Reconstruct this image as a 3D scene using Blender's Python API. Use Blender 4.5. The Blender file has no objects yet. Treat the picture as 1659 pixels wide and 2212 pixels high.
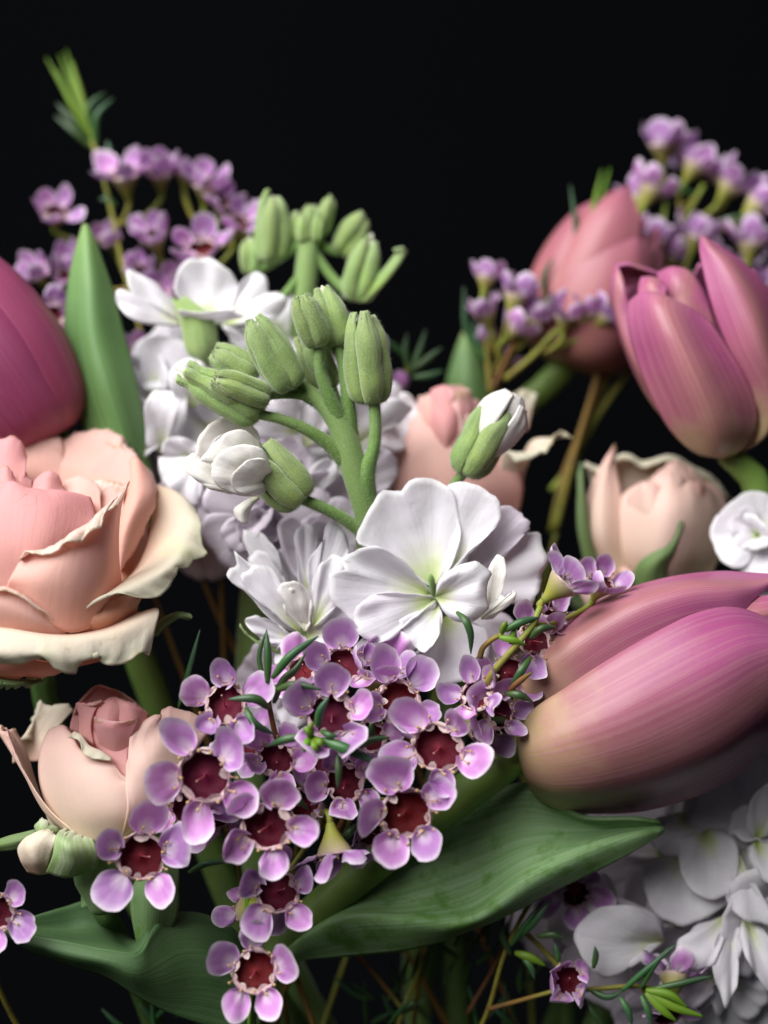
import bpy, math, random
import numpy as np
from mathutils import Vector, Matrix, Quaternion, noise as mnoise

random.seed(7)
R_ = math.radians
scene = bpy.context.scene
col = scene.collection

# ------------------------------------------------------------------ camera
CAM_Z = 0.30            # height of the lens above the table
FOC = 0.25              # lens to the plane of sharpest flowers
FRAME_W = 0.133         # width of the picture at that plane
cam_d = bpy.data.cameras.new('camera')
cam = bpy.data.objects.new('camera', cam_d)
col.objects.link(cam)
cam.location = (0, -FOC, CAM_Z)
cam.rotation_euler = (R_(90), 0, 0)
cam_d.sensor_fit = 'HORIZONTAL'
cam_d.sensor_width = 36
cam_d.lens = 36 * FOC / FRAME_W
cam_d.clip_start = 0.01
cam_d.clip_end = 20
cam_d.dof.use_dof = True
cam_d.dof.focus_distance = FOC - 0.001
cam_d.dof.aperture_fstop = 8.5
scene.camera = cam
scene.render.resolution_x, scene.render.resolution_y = 768, 1024

# ------------------------------------------------------------------ light
world = bpy.data.worlds.new('World')
scene.world = world
world.use_nodes = True
bg = world.node_tree.nodes['Background']
bg.inputs[0].default_value = (0.75, 0.85, 1.0, 1)
bg.inputs[1].default_value = 0.022

def area(name, loc, target, size, power, color):
    l = bpy.data.lights.new(name, 'AREA')
    l.shape = 'RECTANGLE'; l.size, l.size_y = size
    l.energy = power; l.color = color
    o = bpy.data.objects.new(name, l)
    col.objects.link(o)
    o.location = loc
    o.rotation_euler = (Vector(target) - Vector(loc)).to_track_quat('-Z', 'Y').to_euler()
    return o
area('window_light', (-0.33, -0.36, 0.78), (0.0, 0.0, 0.34), (0.66, 0.66), 13.4, (1.0, 0.985, 0.97))
scene.view_settings.view_transform = 'Standard'
scene.view_settings.look = 'None'
scene.view_settings.gamma = 1
scene.view_settings.exposure = 0

# ------------------------------------------------------------------ helpers
SX = FRAME_W / 1659.0           # metres for one view pixel at the focus plane
def D(x, y, d=0.0):
    """view pixel (picture 1659 x 2212) and depth in cm behind the focus plane -> world"""
    dist = FOC + d * 0.01
    k = SX * dist / FOC
    return np.array([(x - 829.5) * k, d * 0.01, CAM_Z - (y - 1106) * k])
def Zm(x0, y0, s):
    return lambda x, y, d=0.0: D((x0 + x / s) * 0.548611, (y0 + y / s) * 0.548611, d)
z1 = Zm(0, 100, 1659/1512); z2 = Zm(1512, 400, 1659/1512); z3 = Zm(600, 700, 1622/1100)
z4 = Zm(0, 1600, 1659/900); z5 = Zm(850, 1800, 1659/1400); z6 = Zm(0, 2600, 1659/1400)
z7 = Zm(800, 2500, 1659/1200); z8 = Zm(1800, 2100, 1401/1224)
def px(n, d=0.0):
    return n * SX * (FOC + d * .01) / FOC
U3 = {'z1': 0.5, 'z2': .5, 'z3': .372, 'z4': .2976, 'z5': .463, 'z6': .463, 'z7': .3968, 'z8': .4793}

def nrm(v):
    v = np.asarray(v, float); return v / (np.linalg.norm(v) + 1e-12)
def camdir(f):      # (right, up, toward the lens) -> world direction
    return nrm((f[0], -f[2], f[1]))

def catmull(pts, n, closed=False):
    P = np.asarray(pts, float)
    if len(P) == 2:
        t = np.linspace(0, 1, n)[:, None]
        return P[0] * (1 - t) + P[1] * t
    seg = np.linalg.norm(np.diff(P, axis=0), axis=1) ** 0.7 + 1e-9
    T = np.concatenate([[0], np.cumsum(seg)]); T /= T[-1]
    # cubic hermite with finite-difference tangents on knots T
    m = np.zeros_like(P)
    for i in range(len(P)):
        if i == 0: m[i] = (P[1] - P[0]) / (T[1] - T[0])
        elif i == len(P) - 1: m[i] = (P[-1] - P[-2]) / (T[-1] - T[-2])
        else:
            a = (P[i] - P[i-1]) / (T[i] - T[i-1]); b = (P[i+1] - P[i]) / (T[i+1] - T[i])
            w = (T[i+1] - T[i]) / (T[i+1] - T[i-1])
            m[i] = a * w + b * (1 - w)
    out = []
    for t in np.linspace(0, 1, n):
        i = min(max(np.searchsorted(T, t) - 1, 0), len(P) - 2)
        h = T[i+1] - T[i]; s = (t - T[i]) / h
        out.append((2*s**3 - 3*s**2 + 1) * P[i] + (s**3 - 2*s**2 + s) * h * m[i]
                   + (-2*s**3 + 3*s**2) * P[i+1] + (s**3 - s**2) * h * m[i+1])
    return np.array(out)

def vnoise(G, scale, seed):
    sh = G.shape[:2]
    o = np.zeros(sh)
    off = Vector((seed * 3.17, seed * 1.31, seed * 7.7))
    for i in range(sh[0]):
        for j in range(sh[1]):
            o[i, j] = mnoise.noise(Vector(G[i, j]) * scale + off)
    return o

def gnormals(G):
    du = np.gradient(G, axis=1); dv = np.gradient(G, axis=0)
    n = np.cross(du, dv)
    return n / (np.linalg.norm(n, axis=2, keepdims=True) + 1e-12)

def wrinkle(G, amp, scale, seed, vpow=0.0):
    if amp == 0: return G
    N = gnormals(G)
    if len(G) > 3: N[0] = N[1]
    n = vnoise(G, scale, seed) + 0.4 * vnoise(G, scale * 2.3, seed + 5)
    w = np.linspace(0, 1, G.shape[0])[:, None] ** vpow if vpow else 1.0
    return G + N * (n * amp * w)[..., None]

def loft(rows, nu=26, nv=22, wr=0.0, ws=120, seed=0, vpow=0, ruf=0.0, rf=9):
    A = np.array([catmull(r, nu) for r in rows])
    G = np.array([catmull(A[:, j], nv) for j in range(nu)]).transpose(1, 0, 2)
    if ruf:
        N = gnormals(G)
        for i in range(nv):
            v = i / (nv - 1)
            if v < .4: continue
            for j in range(nu):
                t = j / (nu - 1)
                G[i, j] += N[i, j] * ruf * ((v - .4) / .6) ** 2 * (mnoise.noise(Vector((t * rf, seed * 2.3, v))) + .6 * mnoise.noise(Vector((t * rf * 2.7, seed * 1.3, v * 1.5))))
    return wrinkle(G, wr, ws, seed, vpow)

def fan(base, bound, nu=30, nv=12, bulge=(0, 0, 0), wr=0.0, ws=150, seed=0, ruf=0.0, rf=7, lip=0.0, jag=0.0, vp=1.0):
    """petal sheet radiating from its claw to its margin"""
    B = catmull(bound, nu)
    base = np.asarray(base, float)
    if jag:
        for j in range(nu):
            B[j] = base + (B[j] - base) * (1 + jag * mnoise.noise(Vector((j / nu * rf * 2.3, seed * 1.7, 0.3))))
    b = np.asarray(bulge, float); bl = np.linalg.norm(b)
    bn = b / bl if bl > 1e-12 else np.array([0, -1.0, 0])
    G = np.zeros((nv, nu, 3))
    for i, v in enumerate(np.linspace(0.03, 1, nv)):
        q = v ** vp
        for j in range(nu):
            t = j / (nu - 1)
            p = base + (B[j] - base) * q
            p = p + b * math.sin(math.pi * min(q * 0.8, 1)) * math.sin(math.pi * t) ** 0.6
            if ruf:
                p = p + bn * ruf * q ** 2.2 * mnoise.noise(Vector((t * rf, seed * 2.1, q * 1.2)))
            if lip:
                p = p + bn * lip * max(0, (q - .7) / .3) ** 2
            G[i, j] = p
    return wrinkle(G, wr, ws, seed, .5)

def mesh_grids(name, grids):
    vs, fs, uvs = [], [], []
    for G in grids:
        nv, nu = G.shape[:2]
        o = len(vs)
        for i in range(nv):
            for j in range(nu):
                vs.append(tuple(G[i, j])); uvs.append((j / (nu - 1), i / (nv - 1)))
        for i in range(nv - 1):
            for j in range(nu - 1):
                fs.append((o + i*nu + j, o + i*nu + j+1, o + (i+1)*nu + j+1, o + (i+1)*nu + j))
    me = bpy.data.meshes.new(name)
    me.from_pydata(vs, [], fs)
    l = me.uv_layers.new(name='UVMap')
    idx = np.zeros(len(me.loops), dtype=np.int32); me.loops.foreach_get('vertex_index', idx)
    l.data.foreach_set('uv', np.array(uvs)[idx].ravel())
    me.polygons.foreach_set('use_smooth', [True] * len(me.polygons))
    return me

class Thing:
    """an Empty at the thing's base, parts are parented to it"""
    def __init__(s, name, label, cat, base, group=None):
        s.o = bpy.data.objects.new(name, None); col.objects.link(s.o)
        s.o.empty_display_size = .005
        s.L = np.asarray(base, float); s.o.location = s.L
        s.o['label'] = label; s.o['category'] = cat
        if group: s.o['group'] = group
    def add(s, name, grids, mat, parent=None, thick=0.0, label=None, local=False):
        if not isinstance(grids, list): grids = [grids]
        if not local: grids = [g - s.L for g in grids]
        o = bpy.data.objects.new(name, mesh_grids(name, grids)); col.objects.link(o)
        o.data.materials.append(mat)
        o.parent = parent or s.o
        if thick:
            m = o.modifiers.new('thickness', 'SOLIDIFY'); m.thickness = thick; m.offset = 0
        if label: o['label'] = label
        return o

def tube(pts, rad, n=10, m=24, flat=1.0, cap=True, bump=0, seed=0):
    C = catmull(pts, m)
    Pk = np.asarray(pts, float)
    if len(rad) == len(Pk) and len(Pk) > 2:
        sg = np.linalg.norm(np.diff(Pk, axis=0), axis=1) ** 0.7 + 1e-9
        kn = np.concatenate([[0], np.cumsum(sg)]); kn /= kn[-1]
    else: kn = np.linspace(0, 1, len(rad))
    rr = np.interp(np.linspace(0, 1, m), kn, rad)
    rr = np.maximum(rr, 1e-6)
    T = np.gradient(C, axis=0)
    up = np.array([0.3, -1, 0.2])
    G = []
    nprev = None
    for i in range(m):
        t = nrm(T[i])
        a = np.cross(t, up) if nprev is None else nprev - t * np.dot(nprev, t)
        a = nrm(a); nprev = a
        b = np.cross(t, a)
        ring = []
        for k in range(n + 1):
            th = 2 * math.pi * k / n
            r = rr[i]
            if bump and k < n: r *= 1 + bump * mnoise.noise(Vector((C[i] + a * math.cos(th) * r) * 260))
            elif bump: r = np.linalg.norm(ring[0] - C[i])
            ring.append(C[i] + a * math.cos(th) * r + b * math.sin(th) * r * flat)
        G.append(ring)
    G = np.array(G)
    if cap:
        G = np.concatenate([np.repeat(C[:1, None], n + 1, 1), G, np.repeat(C[-1:, None], n + 1, 1)])
    return G

def frame(axis, roll=0.0):
    """columns x, y, z=axis; x points to the lens side, turned by roll"""
    z = nrm(axis)
    ref = np.array([0, -1.0, 0])
    x = ref - z * np.dot(ref, z)
    if np.linalg.norm(x) < 0.15:
        x = np.array([0, 0, 1.0]) - z * z[2]
    x = nrm(x); y = np.cross(z, x)
    c, s = math.cos(roll), math.sin(roll)
    return np.array([x * c + y * s, -x * s + y * c, z]).T

def revolve(prof, a0, half, wid, Rr, L, M, org, nu=22, nv=20, wr=0, ws=150, seed=0, keel=0.0, edge=0.0, ruf=0.0, rf=6):
    """petal that wraps round an axis. prof: (radius, height); wid(v): share of the half span"""
    C = catmull([(p[0], p[1], 0) for p in prof], nv)
    G = np.zeros((nv, nu, 3))
    for i in range(nv):
        v = i / (nv - 1)
        w = max(wid(v), 0.01)
        for j in range(nu):
            s = 2 * j / (nu - 1) - 1
            a = a0 + s * half * w
            r = C[i, 0] * Rr * (1 + keel * math.cos(s * math.pi / 2) ** 2 + edge * abs(s) ** 3)
            h = C[i, 1] * L
            if ruf:
                k = v ** 2 * mnoise.noise(Vector((s * rf, seed * 1.9, v * 2)))
                r += ruf * Rr * k; h += .5 * ruf * Rr * mnoise.noise(Vector((s * rf + 9, seed, v * 2))) * v ** 2
            G[i, j] = org + M @ np.array([r * math.cos(a), r * math.sin(a), h])
    return wrinkle(G, wr, ws, seed)

# ------------------------------------------------------------------ materials
def pmat(name, ramp, streak=None, rough=.5, transl=.25, bump=.25, sheen=0, var=.08, edge=None, speck=None, spec=.35,
         fu=26, fv=2.2, tcol=None, across=None, patch=None, bdist=.00025, crease=None):
    """petal / leaf skin: colour along its length (V), fine lengthwise veins, soft blotches, thin translucency"""
    m = bpy.data.materials.new(name); m.use_nodes = True
    nt = m.node_tree; N = nt.nodes; Lk = nt.links
    N.clear()
    out = N.new('ShaderNodeOutputMaterial')
    uv = N.new('ShaderNodeUVMap'); uv.uv_map = 'UVMap'
    sep = N.new('ShaderNodeSeparateXYZ'); Lk.new(uv.outputs[0], sep.inputs[0])
    oi = N.new('ShaderNodeObjectInfo')
    tc = N.new('ShaderNodeTexCoord')
    def math_(op, a, b=None):
        n = N.new('ShaderNodeMath'); n.operation = op
        for k, x in enumerate((a, b)):
            if x is None: continue
            if isinstance(x, (int, float)): n.inputs[k].default_value = x
            else: Lk.new(x, n.inputs[k])
        return n.outputs[0]
    def rampn(fac, stops):
        r = N.new('ShaderNodeValToRGB'); Lk.new(fac, r.inputs[0])
        e = r.color_ramp.elements
        while len(e) < len(stops): e.new(0.5)
        for k, (p, c) in enumerate(stops):
            e[k].position = p
            e[k].color = (*c, 1) if not isinstance(c, (int, float)) else (c, c, c, 1)
        return r.outputs[0]
    def mixc(fac, a, b):
        n = N.new('ShaderNodeMix'); n.data_type = 'RGBA'
        if isinstance(fac, (int, float)): n.inputs[0].default_value = fac
        else: Lk.new(fac, n.inputs[0])
        for k, x in ((6, a), (7, b)):
            if isinstance(x, tuple): n.inputs[k].default_value = (*x, 1)
            else: Lk.new(x, n.inputs[k])
        return n.outputs[2]
    # wobbling V for the length ramp
    nz = N.new('ShaderNodeTexNoise'); nz.inputs['Scale'].default_value = 230; nz.inputs['Detail'].default_value = 3
    Lk.new(tc.outputs['Object'], nz.inputs['Vector'])
    vw = math_('ADD', sep.outputs[1], math_('MULTIPLY', math_('SUBTRACT', nz.outputs[0], .5), .22))
    c = rampn(vw, ramp)
    cv = N.new('ShaderNodeCombineXYZ')
    Lk.new(math_('MULTIPLY', sep.outputs[0], fu), cv.inputs[0])
    Lk.new(math_('MULTIPLY', sep.outputs[1], fv), cv.inputs[1])
    Lk.new(math_('MULTIPLY', oi.outputs['Random'], 40), cv.inputs[2])
    sn = N.new('ShaderNodeTexNoise'); sn.inputs['Scale'].default_value = 1; sn.inputs['Detail'].default_value = 5
    sn.inputs['Roughness'].default_value = .6; sn.inputs['Distortion'].default_value = .25
    Lk.new(cv.outputs[0], sn.inputs['Vector'])
    if across:      # colour from margin to margin
        ax = rampn(math_('ADD', sep.outputs[0], math_('MULTIPLY', math_('SUBTRACT', nz.outputs[0], .5), .12)),
                   [(p, k) for p, k, _ in [(a[0], a[1], 0) for a in across['stops']]])
        c = mixc(ax, c, across['color'])
    if streak:
        sc, amt, lo, hi = streak
        c = mixc(math_('MULTIPLY', rampn(sn.outputs[0], [(lo, 0.0), (hi, 1.0)]), amt), c, sc)
    if patch:
        pc, amt, scale, lo, hi = patch
        pn = N.new('ShaderNodeTexNoise'); pn.inputs['Scale'].default_value = scale; pn.inputs['Detail'].default_value = 5
        pn.inputs['Roughness'].default_value = .65
        Lk.new(tc.outputs['Object'], pn.inputs['Vector'])
        c = mixc(math_('MULTIPLY', rampn(pn.outputs[0], [(lo, 0.0), (hi, 1.0)]), amt), c, pc)
    if edge:        # tint that follows the margin, broken up
        ec, start, amt = edge
        en = N.new('ShaderNodeTexNoise'); en.inputs['Scale'].default_value = 420; en.inputs['Detail'].default_value = 4
        Lk.new(tc.outputs['Object'], en.inputs['Vector'])
        f = rampn(sep.outputs[1], [(start, 0.0), (1.0, 1.0)])
        f = math_('MULTIPLY', f, rampn(en.outputs[0], [(.48, 0.0), (.62, 1.0)]))
        c = mixc(math_('MULTIPLY', f, amt), c, ec)
    if crease:      # thin bruise lines near the margin
        cc, start, amt, scale = crease
        cn = N.new('ShaderNodeTexNoise'); cn.inputs['Scale'].default_value = scale; cn.inputs['Detail'].default_value = 3; cn.inputs['Distortion'].default_value = .6
        Lk.new(tc.outputs['Object'], cn.inputs['Vector'])
        f = rampn(math_('ABSOLUTE', math_('SUBTRACT', cn.outputs[0], .5)), [(.0, 1.0), (.018, 0.0)])
        f = math_('MULTIPLY', f, rampn(vw, [(start, 0.0), (min(start + .3, 1.0), 1.0)]))
        f = math_('MULTIPLY', f, rampn(nz.outputs[0], [(.50, 0.0), (.60, 1.0)]))
        c = mixc(math_('MULTIPLY', f, amt), c, cc)
    if speck:
        pc, amt, scale = speck
        pn2 = N.new('ShaderNodeTexNoise'); pn2.inputs['Scale'].default_value = scale; pn2.inputs['Detail'].default_value = 2
        Lk.new(tc.outputs['Object'], pn2.inputs['Vector'])
        c = mixc(math_('MULTIPLY', rampn(pn2.outputs[0], [(.5, 0.0), (.68, 1.0)]), amt), c, pc)
    hs = N.new('ShaderNodeHueSaturation')
    Lk.new(c, hs.inputs['Color'])
    Lk.new(math_('ADD', 1 - var, math_('MULTIPLY', oi.outputs['Random'], 2 * var)), hs.inputs['Value'])
    Lk.new(math_('ADD', .5 - var * .12, math_('MULTIPLY', oi.outputs['Random'], var * .24)), hs.inputs['Hue'])
    c = hs.outputs[0]
    bs = N.new('ShaderNodeBsdfPrincipled')
    Lk.new(c, bs.inputs['Base Color'])
    bs.inputs['Roughness'].default_value = rough
    bs.inputs['Specular IOR Level'].default_value = spec
    if sheen:
        bs.inputs['Sheen Weight'].default_value = sheen
        bs.inputs['Sheen Roughness'].default_value = .45
        bs.inputs['Sheen Tint'].default_value = (.9, 1, .8, 1)
    if bump:
        fnz = N.new('ShaderNodeTexNoise'); fnz.inputs['Scale'].default_value = 900 if not sheen else 4200
        fnz.inputs['Detail'].default_value = 3
        Lk.new(tc.outputs['Object'], fnz.inputs['Vector'])
        h = math_('ADD', sn.outputs[0], math_('MULTIPLY', fnz.outputs[0], .5))
        b = N.new('ShaderNodeBump'); b.inputs['Strength'].default_value = bump; b.inputs['Distance'].default_value = bdist
        Lk.new(h, b.inputs['Height']); Lk.new(b.outputs[0], bs.inputs['Normal'])
    if transl:
        tr = N.new('ShaderNodeBsdfTranslucent')
        if tcol: tr.inputs[0].default_value = (*tcol, 1)
        else: Lk.new(c, tr.inputs[0])
        mx = N.new('ShaderNodeMixShader'); mx.inputs[0].default_value = transl
        Lk.new(bs.outputs[0], mx.inputs[1]); Lk.new(tr.outputs[0], mx.inputs[2])
        Lk.new(mx.outputs[0], out.inputs[0])
    else:
        Lk.new(bs.outputs[0], out.inputs[0])
    return m

M = {}
M['wax'] = pmat('wax_petal', [(0, (.78, .66, .74)), (.24, (.68, .50, .70)), (.50, (.49, .22, .53)), (.76, (.52, .26, .57)), (.89, (.64, .45, .68)), (1, (.82, .74, .82))],
                streak=((.38, .10, .40), .30, .45, .75), rough=.45, transl=.22, bump=.15, var=.16, fu=18, patch=((.50, .07, .40), .5, 210, .60, .74))
M['wax_cup'] = pmat('wax_cup', [(0, (.22, .28, .04)), (.45, (.30, .30, .05)), (.8, (.50, .40, .28)), (1, (.62, .45, .44))], rough=.5, transl=0, bump=.3, var=.1)
M['wax_disc'] = pmat('wax_disc', [(0, (.24, .024, .05)), (.2, (.14, .010, .025)), (.5, (.085, .005, .016)), (.85, (.060, .004, .012)), (.95, (.16, .03, .05)), (1, (.5, .32, .32))], rough=.4, transl=0, bump=.5, var=.15, spec=.15,
                     streak=((.15, .015, .03), .5, .45, .7), fu=30)
M['wax_rim'] = pmat('wax_rim', [(0, (.60, .38, .40)), (.6, (.70, .55, .55)), (1, (.72, .56, .50))], streak=((.40, .12, .16), .5, .5, .7), rough=.5, transl=.2, bump=.2)
M['stamen'] = pmat('stamen', [(0, (.55, .36, .33)), (.55, (.50, .25, .20)), (.7, (.50, .34, .16)), (1, (.34, .20, .10))], rough=.5, transl=0, bump=0)
M['style'] = pmat('style', [(0, (.18, .02, .04)), (.8, (.34, .08, .10)), (1, (.45, .30, .22))], rough=.4, transl=0, bump=0)
M['white'] = pmat('stock_petal', [(0, (.42, .58, .10)), (.12, (.66, .77, .34)), (.30, (.87, .89, .76)), (.45, (.91, .90, .92)), (.85, (.90, .885, .92)), (1, (.92, .91, .92))],
                  streak=((.78, .74, .83), .45, .45, .75), rough=.55, transl=.36, bump=.4, var=.05, fu=36, fv=1.6, bdist=.0004, patch=((.84, .77, .87), .4, 90, .45, .7))
M['lilac'] = pmat('stock_petal_lilac', [(0, (.45, .55, .2)), (.2, (.82, .78, .81)), (1, (.83, .76, .85))],
                  streak=((.72, .62, .77), .5, .45, .75), rough=.55, transl=.3, bump=.4, var=.06, bdist=.0004, fu=42, fv=1.6)
M['cream'] = pmat('stock_bud_petal', [(0, (.66, .72, .40)), (.25, (.88, .87, .79)), (1, (.90, .88, .86))], streak=((.70, .64, .62), .5, .45, .75), rough=.55, transl=.25, bump=.6, var=.05, fu=22,
                  edge=((.66, .54, .40), .94, .4))
M['bud_core'] = pmat('stock_bud_core', [(0, (.16, .26, .06)), (.72, (.24, .36, .08)), (.86, (.70, .70, .52)), (1, (.80, .77, .70))], rough=.6, transl=.1, bump=.6, var=.05)
M['fuzz'] = pmat('stock_fuzzy_green', [(0, (.25, .36, .10)), (.5, (.21, .31, .095)), (1, (.30, .39, .17))], streak=((.10, .18, .04), .45, .45, .7), rough=.8, transl=0, bump=.55, sheen=.7,
                 var=.10, fu=7, speck=((.38, .46, .28), .5, 4200), spec=.2, bdist=.0004, patch=((.30, .42, .08), .6, 160, .5, .7))
M['stockstem'] = pmat('stock_stem', [(0, (.09, .16, .04)), (.5, (.13, .25, .05)), (1, (.20, .32, .10))], rough=.7, transl=0, bump=.5, sheen=.45, var=.06, speck=((.36, .44, .24), .45, 4200), spec=.25)
M['tulip'] = pmat('tulip_petal', [(0, (.46, .46, .15)), (.18, (.50, .38, .19)), (.38, (.42, .14, .19)), (.65, (.42, .085, .23)), (1, (.45, .12, .29))],
                  streak=((.56, .26, .30), .6, .44, .72), rough=.38, transl=.18, bump=.28, var=.05, fu=60, fv=1.2, spec=.45,
                  across={'stops': [(.22, 0.0), (.5, .58), (.78, 0.0)], 'color': (.43, .22, .15)}, bdist=.0002)
M['tulip_deep'] = pmat('tulip_petal_deep', [(0, (.46, .30, .16)), (.12, (.34, .09, .12)), (.35, (.30, .05, .12)), (1, (.34, .07, .18))],
                  streak=((.38, .11, .19), .5, .42, .75), rough=.4, transl=.18, bump=.22, var=.05, fu=60, fv=1.2, spec=.45)
M['tulip_edge'] = pmat('tulip_petal_edge', [(0, (.42, .46, .12)), (1, (.58, .52, .30))], rough=.4, transl=.2, bump=.2, var=.03, streak=((.56, .36, .26), .4, .45, .7))
M['tulip_peach'] = pmat('tulip_petal_peach', [(0, (.50, .40, .16)), (.25, (.46, .22, .16)), (.6, (.46, .17, .17)), (1, (.44, .15, .22))],
                  streak=((.46, .12, .24), .5, .42, .75), rough=.4, transl=.18, bump=.22, var=.05, fu=50, fv=1.2, spec=.45)
BROWN = (.42, .27, .09)
M['rose'] = pmat('rose_petal', [(0, (.88, .52, .42)), (.35, (.88, .57, .50)), (.75, (.87, .61, .55)), (.9, (.86, .70, .63)), (1, (.85, .77, .68))],
                 streak=((.88, .50, .44), .3, .45, .75), rough=.6, transl=.42, bump=.4, var=.03, fu=30, edge=(BROWN, .86, .6), spec=.25, crease=(BROWN, .45, .75, 95))
M['rose_pink'] = pmat('rose_petal_pink', [(0, (.88, .53, .47)), (.5, (.86, .48, .48)), (.88, (.85, .47, .49)), (1, (.85, .60, .57))],
                 streak=((.86, .42, .42), .3, .45, .75), rough=.6, transl=.44, bump=.4, var=.03, fu=30, edge=(BROWN, .88, .7), spec=.25, crease=(BROWN, .55, .75, 95))
M['rose_cream'] = pmat('rose_petal_guard', [(0, (.80, .52, .41)), (.3, (.77, .62, .50)), (.7, (.74, .68, .56)), (1, (.69, .68, .52))],
                 streak=((.76, .66, .50), .35, .45, .75), rough=.65, transl=.25, bump=.4, crease=(BROWN, .45, .65, 110), bdist=.0004, var=.03, fu=12, fv=2, edge=(BROWN, .88, .55), spec=.25, patch=((.70, .72, .44), .55, 110, .55, .72))
M['rose_under'] = pmat('rose_petal_under', [(0, (.80, .38, .24)), (1, (.84, .50, .40))], rough=.6, transl=.25, bump=.3, var=.03, spec=.25)
M['bud_rose'] = pmat('bud_rose_petal', [(0, (.78, .62, .46)), (.4, (.83, .62, .53)), (.8, (.83, .57, .51)), (1, (.81, .50, .46))],
                 streak=((.80, .62, .50), .4, .45, .75), rough=.6, transl=.25, bump=.3, var=.05, fu=26, edge=(BROWN, .88, .6), spec=.25)
M['leaf'] = pmat('tulip_leaf', [(0, (.20, .37, .12)), (.5, (.20, .36, .13)), (1, (.24, .40, .15))], streak=((.36, .52, .32), .65, .44, .66), rough=.5, transl=.15, bump=.6, var=.05, fu=64, fv=1.6, spec=.4,
                 patch=((.10, .24, .02), .75, 150, .52, .64))
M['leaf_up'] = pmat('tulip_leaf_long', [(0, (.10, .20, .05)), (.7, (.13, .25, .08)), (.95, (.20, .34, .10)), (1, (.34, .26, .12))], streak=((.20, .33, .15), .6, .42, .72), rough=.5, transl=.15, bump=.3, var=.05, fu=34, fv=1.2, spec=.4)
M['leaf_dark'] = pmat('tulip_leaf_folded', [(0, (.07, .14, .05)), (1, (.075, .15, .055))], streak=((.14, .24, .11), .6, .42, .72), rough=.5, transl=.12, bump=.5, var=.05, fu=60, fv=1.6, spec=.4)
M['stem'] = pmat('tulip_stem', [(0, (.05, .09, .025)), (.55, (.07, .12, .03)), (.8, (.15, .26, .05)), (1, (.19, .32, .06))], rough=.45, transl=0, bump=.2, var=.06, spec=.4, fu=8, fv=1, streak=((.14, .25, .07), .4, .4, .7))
M['needle'] = pmat('wax_needle', [(0, (.06, .13, .03)), (.6, (.03, .085, .03)), (1, (.05, .10, .05))], rough=.4, transl=0, bump=.2, var=.25, spec=.45)
M['needle_lime'] = pmat('wax_needle_lime', [(0, (.18, .30, .03)), (1, (.13, .26, .02))], rough=.45, transl=.2, bump=.2, var=.15)
M['twig'] = pmat('wax_twig', [(0, (.14, .055, .02)), (.6, (.20, .10, .02)), (1, (.20, .22, .03))], rough=.6, transl=0, bump=.4, var=.15, patch=((.10, .06, .02), .6, 300, .5, .65))
M['twig_green'] = pmat('wax_twig_green', [(0, (.22, .17, .03)), (1, (.22, .28, .04))], rough=.55, transl=0, bump=.3, var=.12, patch=((.16, .08, .02), .5, 300, .5, .65))
M['hair'] = pmat('fuzz_hair', [(0, (.34, .44, .22)), (1, (.55, .62, .45))], rough=.6, transl=.4, bump=0, var=.05)
M['sepal'] = pmat('rose_sepal', [(0, (.14, .24, .06)), (1, (.16, .24, .10))], streak=((.24, .34, .16), .5, .45, .7), rough=.6, transl=.15, bump=.5, sheen=.2, var=.1, fu=20)
M['sepal_pale'] = pmat('rose_bract', [(0, (.24, .38, .10)), (.6, (.34, .46, .22)), (1, (.60, .60, .48))], streak=((.50, .56, .40), .7, .5, .66), rough=.6, transl=.2, bump=.5, sheen=.2, var=.05, fu=16)

# ------------------------------------------------------------------ the dark backdrop the bouquet stands before
def backdrop_mat():
    m = bpy.data.materials.new('black_cloth'); m.use_nodes = True
    nt = m.node_tree; b = nt.nodes['Principled BSDF']
    n = nt.nodes.new('ShaderNodeTexNoise'); n.inputs['Scale'].default_value = 3.0; n.inputs['Detail'].default_value = 4
    r = nt.nodes.new('ShaderNodeValToRGB')
    r.color_ramp.elements[0].color = (.0018, .0021, .0028, 1); r.color_ramp.elements[1].color = (.0028, .0032, .0042, 1)
    tc = nt.nodes.new('ShaderNodeTexCoord')
    nt.links.new(tc.outputs['Object'], n.inputs['Vector']); nt.links.new(n.outputs[0], r.inputs[0]); nt.links.new(r.outputs[0], b.inputs['Base Color'])
    b.inputs['Roughness'].default_value = .95; b.inputs['Specular IOR Level'].default_value = .05
    return m
prof = [(-.35, 0), (.2, 0), (.45, .0), (.56, .03), (.62, .12), (.63, .4), (.63, 1.4)]
C2 = catmull([(0, p[0], p[1]) for p in prof], 60)
G = np.array([[(x, c[1], c[2]) for x in np.linspace(-1.3, 1.3, 12)] for c in C2])
bd = bpy.data.objects.new('backdrop', mesh_grids('backdrop', [G])); col.objects.link(bd)
bd.data.materials.append(backdrop_mat()); bd['kind'] = 'structure'

STEMS = [0]
def foot():
    """next free spot on the table where a stem of the bunch stands"""
    k = STEMS[0]; STEMS[0] += 1
    a = k * 2.39996; r = 0.0055 * math.sqrt(k + .3)
    return np.array([0.005 + r * math.cos(a), 0.035 + r * math.sin(a), 0.0])
def stem_path(top, dirn, ft, drop=.03):
    """from a flower's base along dirn, then down to the bunch on the table"""
    top = np.asarray(top, float); d = nrm(dirn)
    a = top + d * drop
    mid = np.array([ft[0] * 1.4 + a[0] * .25, ft[1] * .8 + a[1] * .3 + .008, .13])
    return [top, top + d * drop * .5, a * .75 + mid * .25, mid, ft]

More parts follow.
